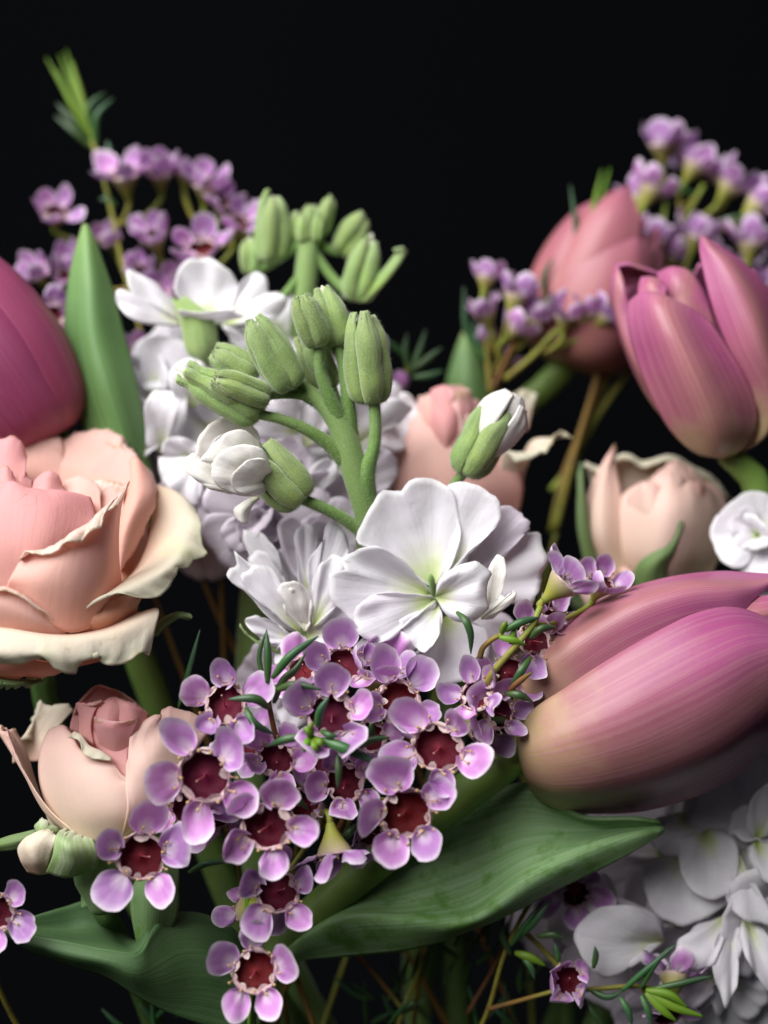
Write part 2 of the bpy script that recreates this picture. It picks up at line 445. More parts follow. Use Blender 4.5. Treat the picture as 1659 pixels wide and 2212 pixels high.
# ------------------------------------------------------------------ tulips
def tulip_wid(v):
    if v < .55: return .55 + .45 * math.sin(math.pi / 2 * v / .55)
    return max(0.015, (1 - ((v - .55) / .45) ** 2.3) ** .75)
def tulip(label, base, axis, Rr, L, roll, mat, inner_mat, stem_pts, petals=None, stem_r=.0032, seed=0, closed=.42):
    ft = foot()
    t = Thing('tulip', label, 'tulip', ft, 'tulips in the bouquet')
    Mx = frame(axis, 0)
    for k, (ang, half, sc, ls, cl) in enumerate(petals):
        prof = [(.02, .0), (.50, .015), (.83, .12), (1.0, .36), (.97, .58), (.78, .82), (cl, 1.0)]
        G = revolve(prof, R_(ang + roll), R_(half), tulip_wid, Rr * sc, L * ls, Mx, base, nu=30, nv=34,
                    wr=.00018, ws=90, seed=seed + k, keel=.13, edge=-.02, ruf=.04, rf=3)
        t.add('petal', G, mat if sc > .93 else inner_mat, thick=.0005)
    if stem_pts is None: stem_pts = stem_path(base, -nrm(axis), ft)
    else: stem_pts = list(stem_pts) + [np.array([ft[0] * 1.6, ft[1], .13]), ft]
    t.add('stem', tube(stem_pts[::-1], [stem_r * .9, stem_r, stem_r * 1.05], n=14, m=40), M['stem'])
    return t

ax1 = camdir((.945, .325, -.02)); b1 = D(1128, 1600, .9)
T1 = tulip('large pink tulip lying sideways over a broad green leaf', b1, ax1, px(214), px(660),
      0, M['tulip_deep'], M['tulip_deep'],
      [D(1126, 1619, .9), D(1080, 1655, .95), D(980, 1730, 1.0), D(850, 1830, 1.15), D(700, 1955, 1.3), D(590, 2070, 1.5), D(520, 2200, 1.8)],
      petals=[(-150, 62, .99, 1.0, .5), (150, 64, 1.0, 1.02, .45), (98, 56, .90, 1.03, .46), (180, 60, .94, 1.0, .4)], stem_r=px(42), seed=3)
def t1(rows, seed=0, nu=36, nv=44, mat='tulip'): T1.add('petal', loft([[z8(*p) for p in r] for r in rows], nu, nv, .00022, 80, seed), M[mat], thick=.0005)
t1([[(272, 975, .8), (275, 995, .75), (280, 1015, .78), (286, 1035, .88)], [(286, 885, .25), (300, 985, -.05), (322, 1095, .1), (344, 1162, .9)], [(345, 796, -.1), (390, 960, -.5), (428, 1130, -.3), (462, 1240, .9)], [(492, 697, -.35), (555, 905, -.85), (605, 1120, -.6), (640, 1258, .95)], [(680, 574, -.55), (755, 830, -1.05), (825, 1080, -.75), (862, 1242, .95)],
    [(880, 457, -.6), (965, 720, -1.1), (1035, 1000, -.8), (1062, 1190, .95)], [(1080, 360, -.5), (1170, 620, -1.05), (1235, 900, -.75), (1256, 1086, .9)], [(1230, 336, -.3), (1325, 540, -.85), (1390, 780, -.6), (1406, 950, .8)], [(1400, 386, .0), (1490, 530, -.5), (1540, 680, -.3), (1565, 785, .5)], [(1630, 540, .3), (1642, 560, .2), (1650, 580, .25), (1655, 600, .35)]], 1)
t1([[(268, 965, .95), (262, 930, .95), (258, 890, 1.1)], [(305, 905, .45), (272, 800, .5), (256, 770, 1.15)], [(385, 810, .15), (318, 680, .2), (290, 640, 1.1)], [(525, 730, -.1), (440, 560, -.05), (380, 498, 1.0)], [(705, 610, -.25), (630, 425, -.2), (560, 352, 1.0)],
    [(905, 505, -.3), (830, 325, -.25), (780, 246, 1.0)], [(1100, 425, -.2), (1050, 270, -.2), (1010, 193, 1.0)], [(1262, 380, -.05), (1225, 265, -.05), (1200, 174, .95)], [(1335, 300, .2), (1345, 250, .25), (1365, 183, .8)], [(1470, 196, .65), (1476, 192, .65), (1482, 188, .75)]], 2)
t1([[(1050, 520, .25), (1060, 420, .15), (1080, 300, .4)], [(1290, 480, .2), (1300, 380, .0), (1320, 290, .3)], [(1480, 430, .3), (1500, 350, .15), (1520, 280, .4)], [(1600, 380, .4), (1605, 350, .4), (1610, 320, .45)]], 3, 20, 24)
st = [[(574, 2074, 1.6), (575, 2075, 1.5), (585, 2072, 1.35), (592, 2068, 1.25), (598, 2066, 1.2), (604, 2067, 1.18), (615, 2072, 1.3)],
      [(756, 1896, 1.7), (760, 1900, 1.6), (735, 1950, 1.45), (742, 1974, .95), (745, 1979, .8), (747, 1986, .78), (742, 2064, 1.2)],
      [(898, 1785, 1.8), (900, 1790, 1.7), (890, 1890, 1.4), (888, 1970, .75), (890, 1984, .5), (892, 1994, .48), (890, 2048, 1.0)],
      [(1058, 1714, 1.7), (1060, 1720, 1.6), (1030, 1850, 1.35), (1016, 1962, .7), (1012, 1986, .4), (1015, 1992, .38), (1030, 2004, .8)],
      [(1140, 1694, 1.45), (1140, 1700, 1.4), (1138, 1800, 1.15), (1136, 1870, .65), (1142, 1895, .38), (1148, 1901, .36), (1190, 1924, .7)],
      [(1256, 1762, .62), (1262, 1779, .95), (1258, 1796, .95), (1262, 1820, .6), (1268, 1831, .38), (1274, 1836, .36), (1312, 1866, .6)],
      [(1376, 1768, .40), (1382, 1785, .72), (1386, 1782, .75), (1384, 1792, .6), (1382, 1799, .4), (1384, 1803, .38), (1394, 1821, .5)],
      [(1424, 1775, .5), (1427, 1780, .6), (1430, 1783, .6), (1432, 1787, .58), (1433, 1790, .55), (1434, 1792, .55), (1430, 1800, .6)]]
T1.add('leaf', loft([[D(*p) for p in r] for r in st], nu=44, nv=48, wr=.0003, ws=70, seed=4), M['leaf'], thick=.0007)

ft = foot()
T2 = Thing('tulip', 'pink tulip standing upright above the peach rosebud', 'tulip', ft, 'tulips in the bouquet')
def tp(rows, seed=0, nu=34, nv=34): T2.add('petal', loft([[z2(*p) for p in r] for r in rows], nu, nv, .00016, 90, seed), M['tulip'], thick=.0005)
tp([[(1420, 1532, 3.0), (1450, 1538, 2.9), (1490, 1532, 3.0)], [(1350, 1515, 2.7), (1440, 1520, 2.35), (1540, 1505, 2.65)], [(1260, 1440, 2.6), (1430, 1440, 1.95), (1598, 1430, 2.5)], [(1170, 1305, 2.6), (1380, 1310, 1.7), (1615, 1330, 2.45)], [(1095, 1120, 2.6), (1300, 1130, 1.6), (1560, 1190, 2.3)],
    [(1060, 985, 2.6), (1230, 980, 1.7), (1488, 1068, 2.25)], [(1056, 900, 2.65), (1190, 870, 1.95), (1420, 970, 2.25)], [(1064, 862, 2.75), (1115, 826, 2.45), (1190, 832, 2.2), (1270, 868, 2.2), (1340, 902, 2.25), (1405, 950, 2.35)], [(1070, 872, 2.85), (1118, 838, 2.6), (1190, 846, 2.4), (1268, 880, 2.4), (1335, 912, 2.45), (1398, 955, 2.5)]], 1)
tp([[(1400, 1530, 3.2), (1420, 1532, 3.0)], [(1180, 1330, 3.2), (1210, 1330, 2.8), (1260, 1400, 2.6)], [(1040, 1070, 3.3), (1062, 1070, 2.8), (1130, 1090, 2.65)], [(994, 900, 3.3), (1015, 900, 2.9), (1080, 900, 2.8)], [(984, 775, 3.3), (998, 765, 3.0), (1030, 790, 2.85), (1054, 880, 2.85)], [(1004, 704, 3.3), (1012, 712, 3.1), (1030, 760, 2.95), (1050, 850, 2.95)]], 2)
tp([[(1100, 1200, 3.9), (1240, 1200, 4.0), (1380, 1200, 4.0)], [(1030, 900, 3.6), (1150, 900, 3.7), (1260, 900, 3.8)], [(1006, 760, 3.5), (1100, 770, 3.6), (1240, 800, 3.7)], [(1003, 705, 3.3), (1050, 697, 3.3), (1110, 712, 3.4), (1200, 745, 3.5)], [(1003, 715, 3.2), (1050, 708, 3.15), (1110, 724, 3.2), (1195, 755, 3.35)]], 3)
tp([[(1120, 1000, 2.6), (1240, 1000, 2.4), (1350, 1020, 2.6)], [(1100, 860, 2.75), (1170, 850, 2.55), (1250, 880, 2.5)], [(1104, 790, 2.9), (1150, 780, 2.7), (1215, 830, 2.55)], [(1112, 762, 3.0), (1150, 760, 2.9), (1185, 772, 2.8), (1225, 815, 2.6)]], 4, 20, 22)
tp([[(1180, 1050, 2.9), (1300, 1050, 2.6), (1440, 1060, 2.7)], [(1180, 860, 3.0), (1290, 860, 2.65), (1420, 940, 2.65)], [(1182, 775, 3.1), (1260, 770, 2.75), (1350, 830, 2.65), (1405, 900, 2.65)], [(1184, 742, 3.2), (1240, 718, 3.0), (1310, 732, 2.9), (1360, 790, 2.8), (1400, 868, 2.75)], [(1190, 752, 3.3), (1240, 730, 3.15), (1305, 744, 3.05), (1350, 800, 2.95), (1392, 870, 2.85)]], 5)
tp([[(1490, 1532, 3.1), (1520, 1525, 3.0), (1560, 1510, 3.2)], [(1570, 1470, 2.8), (1650, 1440, 2.6), (1690, 1360, 3.1)], [(1605, 1290, 2.4), (1690, 1270, 2.3), (1745, 1200, 3.0)], [(1490, 1070, 2.3), (1620, 1050, 2.0), (1740, 1040, 2.9)], [(1412, 860, 2.4), (1540, 840, 2.1), (1690, 860, 2.9)], [(1374, 700, 2.6), (1460, 690, 2.35), (1570, 715, 2.8)], [(1364, 628, 2.75), (1395, 620, 2.6), (1450, 625, 2.8)], [(1370, 586, 2.85), (1378, 582, 2.8), (1388, 588, 2.85)]], 6, 34, 44)
tp([[(1440, 1538, 3.1), (1500, 1530, 3.3), (1540, 1500, 3.4)], [(1400, 1300, 4.2), (1550, 1300, 4.4), (1700, 1250, 3.8)], [(1280, 900, 4.1), (1500, 900, 4.3), (1700, 900, 3.6)], [(1360, 700, 3.6), (1480, 690, 3.7), (1600, 730, 3.4)]], 7)
tp([[(1440, 1538, 3.1), (1430, 1530, 3.3), (1420, 1500, 3.4)], [(1170, 1300, 3.3), (1250, 1300, 3.9), (1420, 1300, 4.2)], [(1040, 1000, 3.4), (1150, 1000, 4.0), (1300, 1000, 4.2)], [(1050, 800, 3.5), (1150, 790, 3.8), (1280, 790, 3.9)]], 8)
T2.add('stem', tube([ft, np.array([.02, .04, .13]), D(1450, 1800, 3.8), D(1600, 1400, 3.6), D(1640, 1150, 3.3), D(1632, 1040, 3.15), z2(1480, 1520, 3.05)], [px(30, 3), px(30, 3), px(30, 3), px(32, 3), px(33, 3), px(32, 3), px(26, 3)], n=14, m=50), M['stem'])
T3 = tulip('deep pink tulip leaning outwards behind the open peach rose', D(112, 948, 3.0), camdir((-.55, .83, .1)), px(142, 2.4), px(500, 2.4),
      0, M['tulip_deep'], M['tulip_deep'],
      [D(112, 946, 3.0), D(135, 1000, 3.5), D(200, 1150, 3.9), D(330, 1500, 3.9), D(480, 1900, 3.8)],
      petals=[(-40, 66, 1.0, 1.0, .5), (70, 64, .99, 1.0, .5), (20, 62, .94, 1.0, .42), (190, 66, 1.0, 1.0, .45), (130, 60, .95, 1.0, .4), (260, 60, .95, 1.0, .4)], stem_r=px(34, 2.4), seed=19)
G = loft([[D(*p) for p in r] for r in [
    [(230, 1150, 3.4), (290, 1140, 3.0), (350, 1150, 3.5)],
    [(190, 960, 3.1), (262, 950, 2.7), (325, 1010, 3.2)], [(158, 840, 3.1), (230, 830, 2.6), (300, 865, 3.1)],
    [(143, 740, 3.2), (205, 730, 2.7), (272, 742, 3.2)], [(149, 620, 3.3), (195, 608, 2.9), (240, 620, 3.3)],
    [(165, 540, 3.4), (188, 532, 3.2), (212, 540, 3.4)], [(180, 487, 3.5), (185, 485, 3.5), (191, 489, 3.5)]]], nu=22, nv=40, wr=.0002, ws=60, seed=2)
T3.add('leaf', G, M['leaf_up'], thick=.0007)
T4 = tulip('salmon pink tulip behind the waxflower twigs', D(1222, 788, 7.0), camdir((.36, .92, .1)), px(128, 7), px(378, 7),
      0, M['tulip_peach'], M['tulip_peach'], [D(1222, 786, 7), D(1185, 830, 7.2), D(1080, 920, 7.2), D(990, 1100, 6.8), D(960, 1400, 6)],
      petals=[(18, 70, 1.04, .86, .46), (-72, 62, .98, .96, .40), (95, 60, 1.0, .90, .55), (-30, 58, .93, 1.04, .30), (150, 64, .97, .96, .4), (220, 64, .97, .98, .4)], stem_r=px(28, 7), seed=27)
G = loft([[D(*p) for p in r] for r in [
    [(990, 960, 7.4), (1040, 950, 7.1), (1080, 960, 7.4)], [(965, 840, 7.4), (1010, 830, 7.1), (1060, 850, 7.4)],
    [(978, 780, 7.5), (1010, 775, 7.3), (1040, 790, 7.5)], [(1000, 720, 7.6), (1005, 716, 7.6), (1010, 722, 7.6)]]], nu=14, nv=24)
T4.add('leaf', G, M['leaf_up'], thick=.0006)

# the folded leaf low on the left belongs to a tulip whose bloom is out of the picture
ft = foot()
T5 = Thing('tulip_leaf', 'dark green folded tulip leaf under the peach rosebud', 'leaf', ft)
front = [[(15, 1250, -.3), (16, 1256, -.3), (20, 1265, -.3)], [(120, 1288, -.4), (130, 1312, -.5), (140, 1345, -.3)],
         [(300, 1325, -.5), (310, 1362, -.6), (320, 1412, -.2)], [(500, 1367, -.5), (510, 1400, -.6), (500, 1465, -.1)],
         [(640, 1370, -.4), (640, 1450, -.5), (650, 1560, 0)], [(702, 1270, .0), (730, 1450, -.2), (790, 1640, .2)],
         [(780, 1186, .5), (850, 1400, .2), (920, 1690, .4)], [(930, 1180, .8), (990, 1400, .5), (1020, 1720, .6)],
         [(1070, 1240, 1.0), (1100, 1450, .8), (1130, 1750, .8)], [(1150, 1330, 1.2), (1180, 1500, 1.1), (1190, 1780, 1.0)]]
inner = [[(15, 1250, -.3), (15, 1252, -.3), (16, 1250, -.3)], [(120, 1205, .4), (130, 1250, .35), (120, 1288, -.4)],
         [(300, 1150, .9), (310, 1250, .8), (300, 1325, -.5)], [(440, 1108, 1.2), (470, 1230, 1.0), (500, 1367, -.5)],
         [(470, 1115, 1.5), (560, 1290, 1.2), (640, 1370, -.4)], [(500, 1200, 1.6), (600, 1300, 1.4), (702, 1270, .0)]]
T5.add('blade', [loft([[z6(*p) for p in r] for r in front], nu=22, nv=50, wr=.00025, ws=60, seed=8),
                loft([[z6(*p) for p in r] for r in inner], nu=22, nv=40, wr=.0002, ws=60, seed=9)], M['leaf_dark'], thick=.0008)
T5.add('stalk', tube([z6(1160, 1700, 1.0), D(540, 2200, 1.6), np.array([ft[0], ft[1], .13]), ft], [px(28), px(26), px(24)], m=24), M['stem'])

# ------------------------------------------------------------------ the open rose at the left
ft = foot()
A = Thing('rose', 'large open peach rose with cream outer petals and browned edges', 'rose', ft, 'peach roses in the bouquet')
z4b = lambda x, y, d=0: z4(x, y, d + .55)
z6b = lambda x, y, d=0: z6(x, y, d - .35)
def rp(rows, mat, name='petal', nu=34, nv=26, wr=.00032, ws=85, seed=0, thick=.00024, f=z4b, T=None, ruf=.0011, rf=8):
    if wr <= .0002: ruf *= .25
    return (T or A).add(name, loft([[f(*p) for p in r] for r in rows], nu, nv, wr, ws, seed, ruf=ruf, rf=rf), M[mat], thick=thick)
rp([[(-150, 620, 1.2), (100, 600, 1.0), (350, 570, 1.1), (520, 580, 1.3)],
    [(-180, 400, 1.8), (100, 380, 1.7), (330, 370, 1.7), (490, 450, 1.7)],
    [(-180, 205, 2.0), (60, 192, 1.9), (280, 212, 1.9), (440, 250, 1.9), (458, 340, 1.9)],
    [(-180, 190, 2.4), (60, 178, 2.3), (290, 198, 2.3), (450, 240, 2.2), (470, 340, 2.2)]], 'rose', seed=1)
rp([[(430, 580, 1.0), (600, 600, 1.0), (760, 620, .9), (900, 660, .7)],
    [(440, 420, 1.7), (620, 420, 1.6), (800, 430, 1.5), (930, 500, 1.2)],
    [(435, 245, 2.1), (600, 200, 2.0), (780, 192, 1.9), (860, 215, 1.8), (905, 330, 1.6)],
    [(440, 232, 2.5), (600, 187, 2.5), (790, 183, 2.4), (870, 210, 2.3), (925, 330, 2.0)]], 'rose', seed=2, wr=.0003)
rp([[(500, 700, 1.2), (700, 700, 1.0), (940, 760, .6)], [(640, 460, 1.4), (830, 470, 1.3), (980, 560, .9)],
    [(760, 330, 1.6), (900, 330, 1.5), (1010, 420, 1.2)], [(880, 275, 1.7), (935, 300, 1.55), (1030, 400, 1.3)], [(890, 290, 1.9), (940, 330, 1.8), (1035, 410, 1.5)]], 'rose', seed=31, wr=.0003)
rp([[(860, 1300, -.3), (850, 900, .1), (940, 590, .5), (945, 400, 1.2)], [(868, 1235, -.4), (890, 960, -.1), (1000, 660, .25), (985, 370, 1.15)],
    [(880, 1180, -.25), (985, 935, .15), (1095, 650, .5), (1050, 430, 1.2)], [(890, 1190, .1), (1055, 870, .6), (1132, 650, .9), (1105, 490, 1.5)],
    [(880, 1200, .4), (1050, 880, .9), (1122, 660, 1.3), (1100, 500, 1.8)]], 'rose', seed=3)
rp([[(860, 1330, .05), (1000, 1260, .2), (1085, 1190, .6)], [(840, 1000, .5), (960, 1000, .55), (1075, 1000, .8)], [(850, 800, .8), (950, 800, .9), (1072, 850, 1.1)]], 'rose_under', seed=4)
rp([[(40, 1330, -1.1), (250, 1490, -1.25), (500, 1640, -1.1), (700, 1580, -.8), (890, 1360, -.3)],
    [(70, 1250, -1.25), (330, 1260, -1.5), (560, 1260, -1.4), (740, 1190, -1.1), (865, 1080, -.5)],
    [(110, 1180, -1.2), (380, 1100, -1.45), (620, 980, -1.35), (780, 850, -1.0), (880, 700, -.4)],
    [(148, 1112, -1.1), (400, 1000, -1.3), (620, 862, -1.2), (800, 690, -.8), (938, 545, -.2)],
    [(148, 1110, -1.22), (395, 1008, -1.5), (610, 890, -1.45), (800, 700, -1.0), (925, 565, -.4)],
    [(148, 1116, -1.3), (385, 1036, -1.6), (555, 978, -1.6), (720, 870, -1.45), (745, 790, -1.3), (832, 738, -1.0)]], 'rose', seed=5, nu=44, nv=36, wr=.00022)
rp([[(-250, 1350, -.9), (0, 1350, -1.0), (300, 1320, -1.0), (600, 1250, -.6)], [(-280, 1000, -.8), (0, 1000, -1.1), (300, 960, -1.1), (690, 900, -.4)],
    [(-250, 700, -.5), (50, 690, -.85), (350, 720, -.8), (700, 790, -.1)], [(-250, 570, -.2), (0, 556, -.4), (90, 547, -.5), (200, 590, -.5), (300, 606, -.4), (450, 612, -.3), (655, 662, .1)],
    [(-250, 570, -.0), (0, 562, -.2), (90, 556, -.3), (200, 600, -.3), (300, 616, -.2), (450, 625, -.1), (650, 680, .25)]], 'rose_pink', seed=6, wr=.00012)
rp([[(200, 720, .2), (340, 720, .1), (500, 720, .3)], [(235, 600, .4), (340, 570, .3), (470, 610, .5)], [(245, 550, .55), (300, 495, .5), (380, 476, .5), (425, 510, .55), (460, 600, .6)], [(250, 555, .7), (310, 505, .65), (380, 490, .65), (420, 525, .7), (450, 600, .75)]], 'rose_pink', seed=7, wr=.0001)
rp([[(430, 780, .3), (600, 780, .2), (740, 810, .1)], [(460, 620, .7), (600, 600, .55), (728, 660, .45)], [(470, 545, .9), (560, 513, .8), (650, 535, .7), (700, 565, .65), (728, 620, .55)], [(480, 555, 1.05), (560, 525, .95), (650, 547, .85), (690, 575, .8), (718, 620, .7)]], 'rose', seed=8, wr=.0001)
rp([[(660, 820, .3), (760, 800, .3), (900, 780, .3)], [(690, 640, .8), (780, 620, .75), (900, 640, .7)], [(680, 545, 1.1), (760, 535, 1.0), (870, 560, .95), (920, 580, .9)]], 'rose', seed=9, wr=.0001)
rp([[(-100, 640, .3), (40, 640, .2), (170, 620, .3)], [(-120, 400, .6), (60, 400, .5), (190, 420, .6)], [(-100, 230, .9), (30, 240, .8), (85, 215, .78), (150, 260, .8), (190, 360, .85)], [(-100, 240, 1.0), (30, 252, .9), (85, 229, .9), (145, 272, .95), (180, 370, 1.0)]], 'rose_pink', seed=10, wr=.0002)
rp([[(-30, 620, -.1), (60, 620, -.15), (115, 600, -.1)], [(-20, 520, .05), (45, 500, .0), (112, 550, .05)], [(-20, 470, .15), (42, 432, .15), (80, 470, .15), (115, 530, .2)]], 'rose_pink', seed=12, wr=.0001)
rp([[(100, 640, .3), (160, 640, .25), (230, 640, .35)], [(108, 520, .45), (150, 510, .4), (230, 540, .5)], [(105, 450, .6), (150, 440, .55), (180, 470, .55), (240, 580, .6)]], 'rose_pink', seed=13, wr=.0001)
rp([[(500, 1600, -.9), (700, 1440, -.7), (850, 1300, -.3), (980, 1180, .1), (1070, 1000, .5), (1120, 560, 1.4)],
    [(495, 1590, -1.0), (720, 1400, -1.0), (930, 1270, -.75), (1130, 1140, -.2), (1230, 950, .4), (1280, 620, 1.3)],
    [(492, 1585, -1.05), (740, 1385, -1.15), (960, 1310, -1.0), (1230, 1160, -.5), (1370, 960, .3), (1380, 690, 1.2)],
    [(490, 1582, -1.05), (700, 1402, -1.15), (880, 1347, -1.1), (1020, 1392, -.95), (1150, 1382, -.75), (1260, 1270, -.5), (1310, 1170, -.35), (1380, 1155, -.15), (1395, 1120, .1), (1495, 1082, .3), (1465, 960, .5), (1455, 850, .8), (1430, 735, 1.2)]],
   'rose_cream', seed=14, nu=56, nv=26, wr=.00025)
rp([[(500, 1650, -.9), (760, 1650, -.6), (985, 1520, -.1)], [(500, 1600, -1), (800, 1500, -.85), (1000, 1450, -.3)], [(500, 1560, -.9), (800, 1400, -.7), (1030, 1370, -.2)]], 'rose_under', seed=15)
rp([[(-250, 1560, -.9), (0, 1600, -1.0), (250, 1640, -1.1), (500, 1650, -1.0), (740, 1610, -.7), (1000, 1500, -.2)],
    [(-250, 1640, -1.5), (0, 1650, -1.6), (300, 1690, -1.7), (560, 1700, -1.6), (850, 1630, -1.2), (1152, 1476, -.6)],
    [(-250, 1780, -1.7), (0, 1790, -1.8), (330, 1790, -1.8), (560, 1840, -1.7), (850, 1780, -1.35), (1135, 1600, -.8)],
    [(-250, 1870, -1.6), (0, 1875, -1.6), (180, 1862, -1.7), (300, 1825, -1.75), (365, 1812, -1.75), (385, 1840, -1.7), (440, 1900, -1.65), (555, 1950, -1.6), (585, 1880, -1.6), (680, 1800, -1.55), (740, 1862, -1.45), (820, 1882, -1.4), (930, 1855, -1.3), (1030, 1790, -1.1), (1100, 1812, -.9)]],
   'rose_cream', seed=16, nu=64, nv=24, wr=.0003)
rp([[(-250, 1620, -1.2), (0, 1630, -1.3), (300, 1660, -1.2), (490, 1660, -1.0)], [(-250, 1450, -1.4), (0, 1440, -1.5), (250, 1540, -1.4), (470, 1620, -1.05)],
    [(-250, 1330, -1.3), (0, 1312, -1.4), (70, 1325, -1.42), (220, 1410, -1.4), (480, 1605, -1.0)], [(-250, 1345, -1.5), (0, 1332, -1.6), (60, 1342, -1.6), (210, 1422, -1.55), (480, 1610, -1.1)]], 'rose', seed=17, wr=.0001)
rp([[(-250, 1780, -.9), (200, 1830, -.9), (500, 1870, -.7), (900, 1760, 0)], [(-220, 1900, -.7), (150, 1920, -.7), (430, 1910, -.5), (800, 1830, .1)], [(-200, 1950, -.2), (100, 1968, -.2), (330, 1955, -.1), (600, 1890, .3)]], 'rose_under', seed=18)
rp([[(-100, 1960, -.3), (150, 1985, -.2), (330, 1968, .1)], [(-100, 1990, -.6), (120, 2020, -.5), (290, 2000, -.2)], [(-100, 2020, -.5), (100, 2045, -.4), (260, 2020, -.1)]], 'sepal', name='sepal', seed=19, thick=.0006)
rp([[(1110, 1650, .2), (1125, 1660, .1), (1140, 1655, .2)], [(1140, 1580, .1), (1165, 1590, -.05), (1185, 1600, .1)], [(1215, 1525, .1), (1225, 1540, -.05), (1240, 1565, .1)],
    [(1300, 1500, .1), (1305, 1512, 0), (1305, 1530, .1)], [(1384, 1516, .1), (1386, 1517, .1), (1384, 1519, .1)]], 'sepal', name='sepal', seed=20, nu=10, nv=18, thick=.0005)
# hidden core so that the bloom is closed behind its petals
cb = z4b(230, 1560, 1.0); ax = camdir((-.05, .85, .45)); Mx = frame(ax)
for k in range(6):
    A.add('petal', revolve([(.05, 0), (.62, .12), (.95, .45), (.92, .78), (.8, 1)], R_(60 * k + 100), R_(48), lambda v: min(1, .5 + v) * (1 - .25 * v ** 4), px(120), px(230), Mx, cb, seed=50 + k, wr=.0002, ruf=.05), M['rose'], thick=.0004)
A.add('hip', tube([cb - Mx[:, 2] * .008, cb - Mx[:, 2] * .003, cb + Mx[:, 2] * .004], [.002, .005, .0055], n=14, m=14), M['sepal'])
A.add('stem', tube(stem_path(cb - Mx[:, 2] * .008, -Mx[:, 2], ft), [.0024, .0024, .0026], n=10, m=36), M['stem'])

# ------------------------------------------------------------------ roses made by turning petals round an axis
def rose(label, base, axis, Rr, L, roll, mats, rings, seed=0, sepals=4, sep_len=.9):
    ft = foot()
    t = Thing('rose', label, 'rose', ft, 'peach roses in the bouquet')
    Mx = frame(axis)
    k = 0
    W = lambda v: (.45 + .55 * min(1, v * 1.8)) * (1 - max(0, v - .7) ** 2 * 3.5)
    for (n, half, sc, ls, prof, ruf, mi, off) in rings:
        for j in range(n):
            a = R_(360 * j / n + off) + roll + random.uniform(-.1, .1)
            t.add('petal', revolve(prof, a, R_(half), W, Rr * sc * random.uniform(.97, 1.03), L * ls * random.uniform(.96, 1.03), Mx, base, nu=24, nv=24,
                                   wr=.00022, ws=110, seed=seed + k, ruf=ruf, rf=4, edge=.04), M[mats[mi]], thick=.0004)
            k += 1
    t.add('hip', tube([base - Mx[:, 2] * .006, base - Mx[:, 2] * .002, base + Mx[:, 2] * .003], [.0016, .0040, .0042], n=12, m=12), M['sepal'])
    for j in range(sepals):
        a = 2 * math.pi * j / sepals + .5
        t.add('sepal', revolve([(.05, .0), (.75, .08), (1.12, .32), (1.22, .55), (1.42, .78)], a + seed, R_(26), lambda v: (1 - v) ** .7 + .03, Rr, L * sep_len, Mx, base, nu=9, nv=16, seed=seed + 40 + j, ruf=.1, edge=.05), M['sepal'], thick=.0004)
    t.add('stem', tube(stem_path(base - Mx[:, 2] * .006, -Mx[:, 2], ft), [.0018, .0019, .0022], n=9, m=34), M['stem'])
    return t
CL = [(.02, 0), (.55, .08), (.85, .4), (.75, .75), (.40, 1.0)]
MID = [(.02, 0), (.60, .07), (.98, .38), (.96, .72), (.86, .95), (.98, 1.0)]
OUT = [(.02, 0), (.62, .06), (1.02, .34), (1.04, .65), (1.12, .86), (1.42, .92)]
BUDP = [(.02, 0), (.66, .06), (1.0, .36), (.98, .66), (.70, .97)]
FLR = [(.02, 0), (.65, .05), (1.10, .28), (1.35, .55), (1.75, .78), (2.1, .78)]
RB = rose('half open peach rosebud with greenish sepals below the upright pink tulip', D(1425, 1275, 4.2), camdir((.05, .98, .15)), px(105, 4), px(215, 4), .35, ['bud_rose', 'rose_cream'],
     [(3, 75, .62, .98, CL, .05, 0, 0), (4, 66, .9, 1.0, CL, .05, 0, 10)], seed=60, sepals=0)
def dp(T, rows, mat, name='petal', **k): return rp(rows, mat, f=D, T=T, name=name, **k)
dp(RB, [[(1340, 1262, 4.0), (1425, 1292, 3.6), (1530, 1256, 4.0)], [(1308, 1185, 4.0), (1430, 1195, 3.0), (1570, 1165, 4.0)], [(1320, 1105, 4.0), (1440, 1100, 3.0), (1574, 1098, 4.0)], [(1352, 1062, 4.0), (1440, 1048, 3.4), (1558, 1062, 4.0)], [(1385, 1044, 4.2), (1450, 1028, 3.9), (1530, 1044, 4.2)]], 'bud_rose', seed=61)
dp(RB, [[(1290, 1245, 4.0), (1330, 1250, 3.7), (1370, 1250, 3.8)], [(1266, 1150, 4.0), (1300, 1150, 3.5), (1345, 1140, 3.75)], [(1274, 1060, 4.2), (1300, 1060, 3.8), (1340, 1060, 4.0)], [(1308, 992, 4.3), (1318, 988, 4.15), (1330, 995, 4.3)], [(1325, 967, 4.4), (1328, 966, 4.4), (1332, 968, 4.4)]], 'bud_rose', seed=62)
dp(RB, [[(1290, 1130, 4.6), (1420, 1110, 4.9), (1560, 1120, 4.6)], [(1275, 1035, 4.6), (1350, 1025, 4.9), (1460, 1020, 4.9), (1562, 1055, 4.6)], [(1265, 998, 4.5), (1300, 1010, 4.6), (1345, 982, 4.7), (1390, 998, 4.8), (1450, 986, 4.8), (1500, 1008, 4.7), (1540, 1030, 4.6), (1578, 1072, 4.4)], [(1262, 1005, 4.3), (1300, 1016, 4.4), (1345, 992, 4.5), (1390, 1008, 4.55), (1450, 998, 4.55), (1500, 1020, 4.5), (1540, 1042, 4.4), (1580, 1082, 4.2)]], 'rose_cream', seed=63, wr=.0007, ws=90)
dp(RB, [[(1400, 1110, 4.3), (1450, 1090, 4.1), (1520, 1100, 4.2)], [(1395, 1045, 4.4), (1450, 1020, 4.2), (1530, 1050, 4.3)], [(1420, 1020, 4.5), (1460, 1000, 4.4), (1510, 1020, 4.4)]], 'bud_rose', seed=64, wr=.0006)
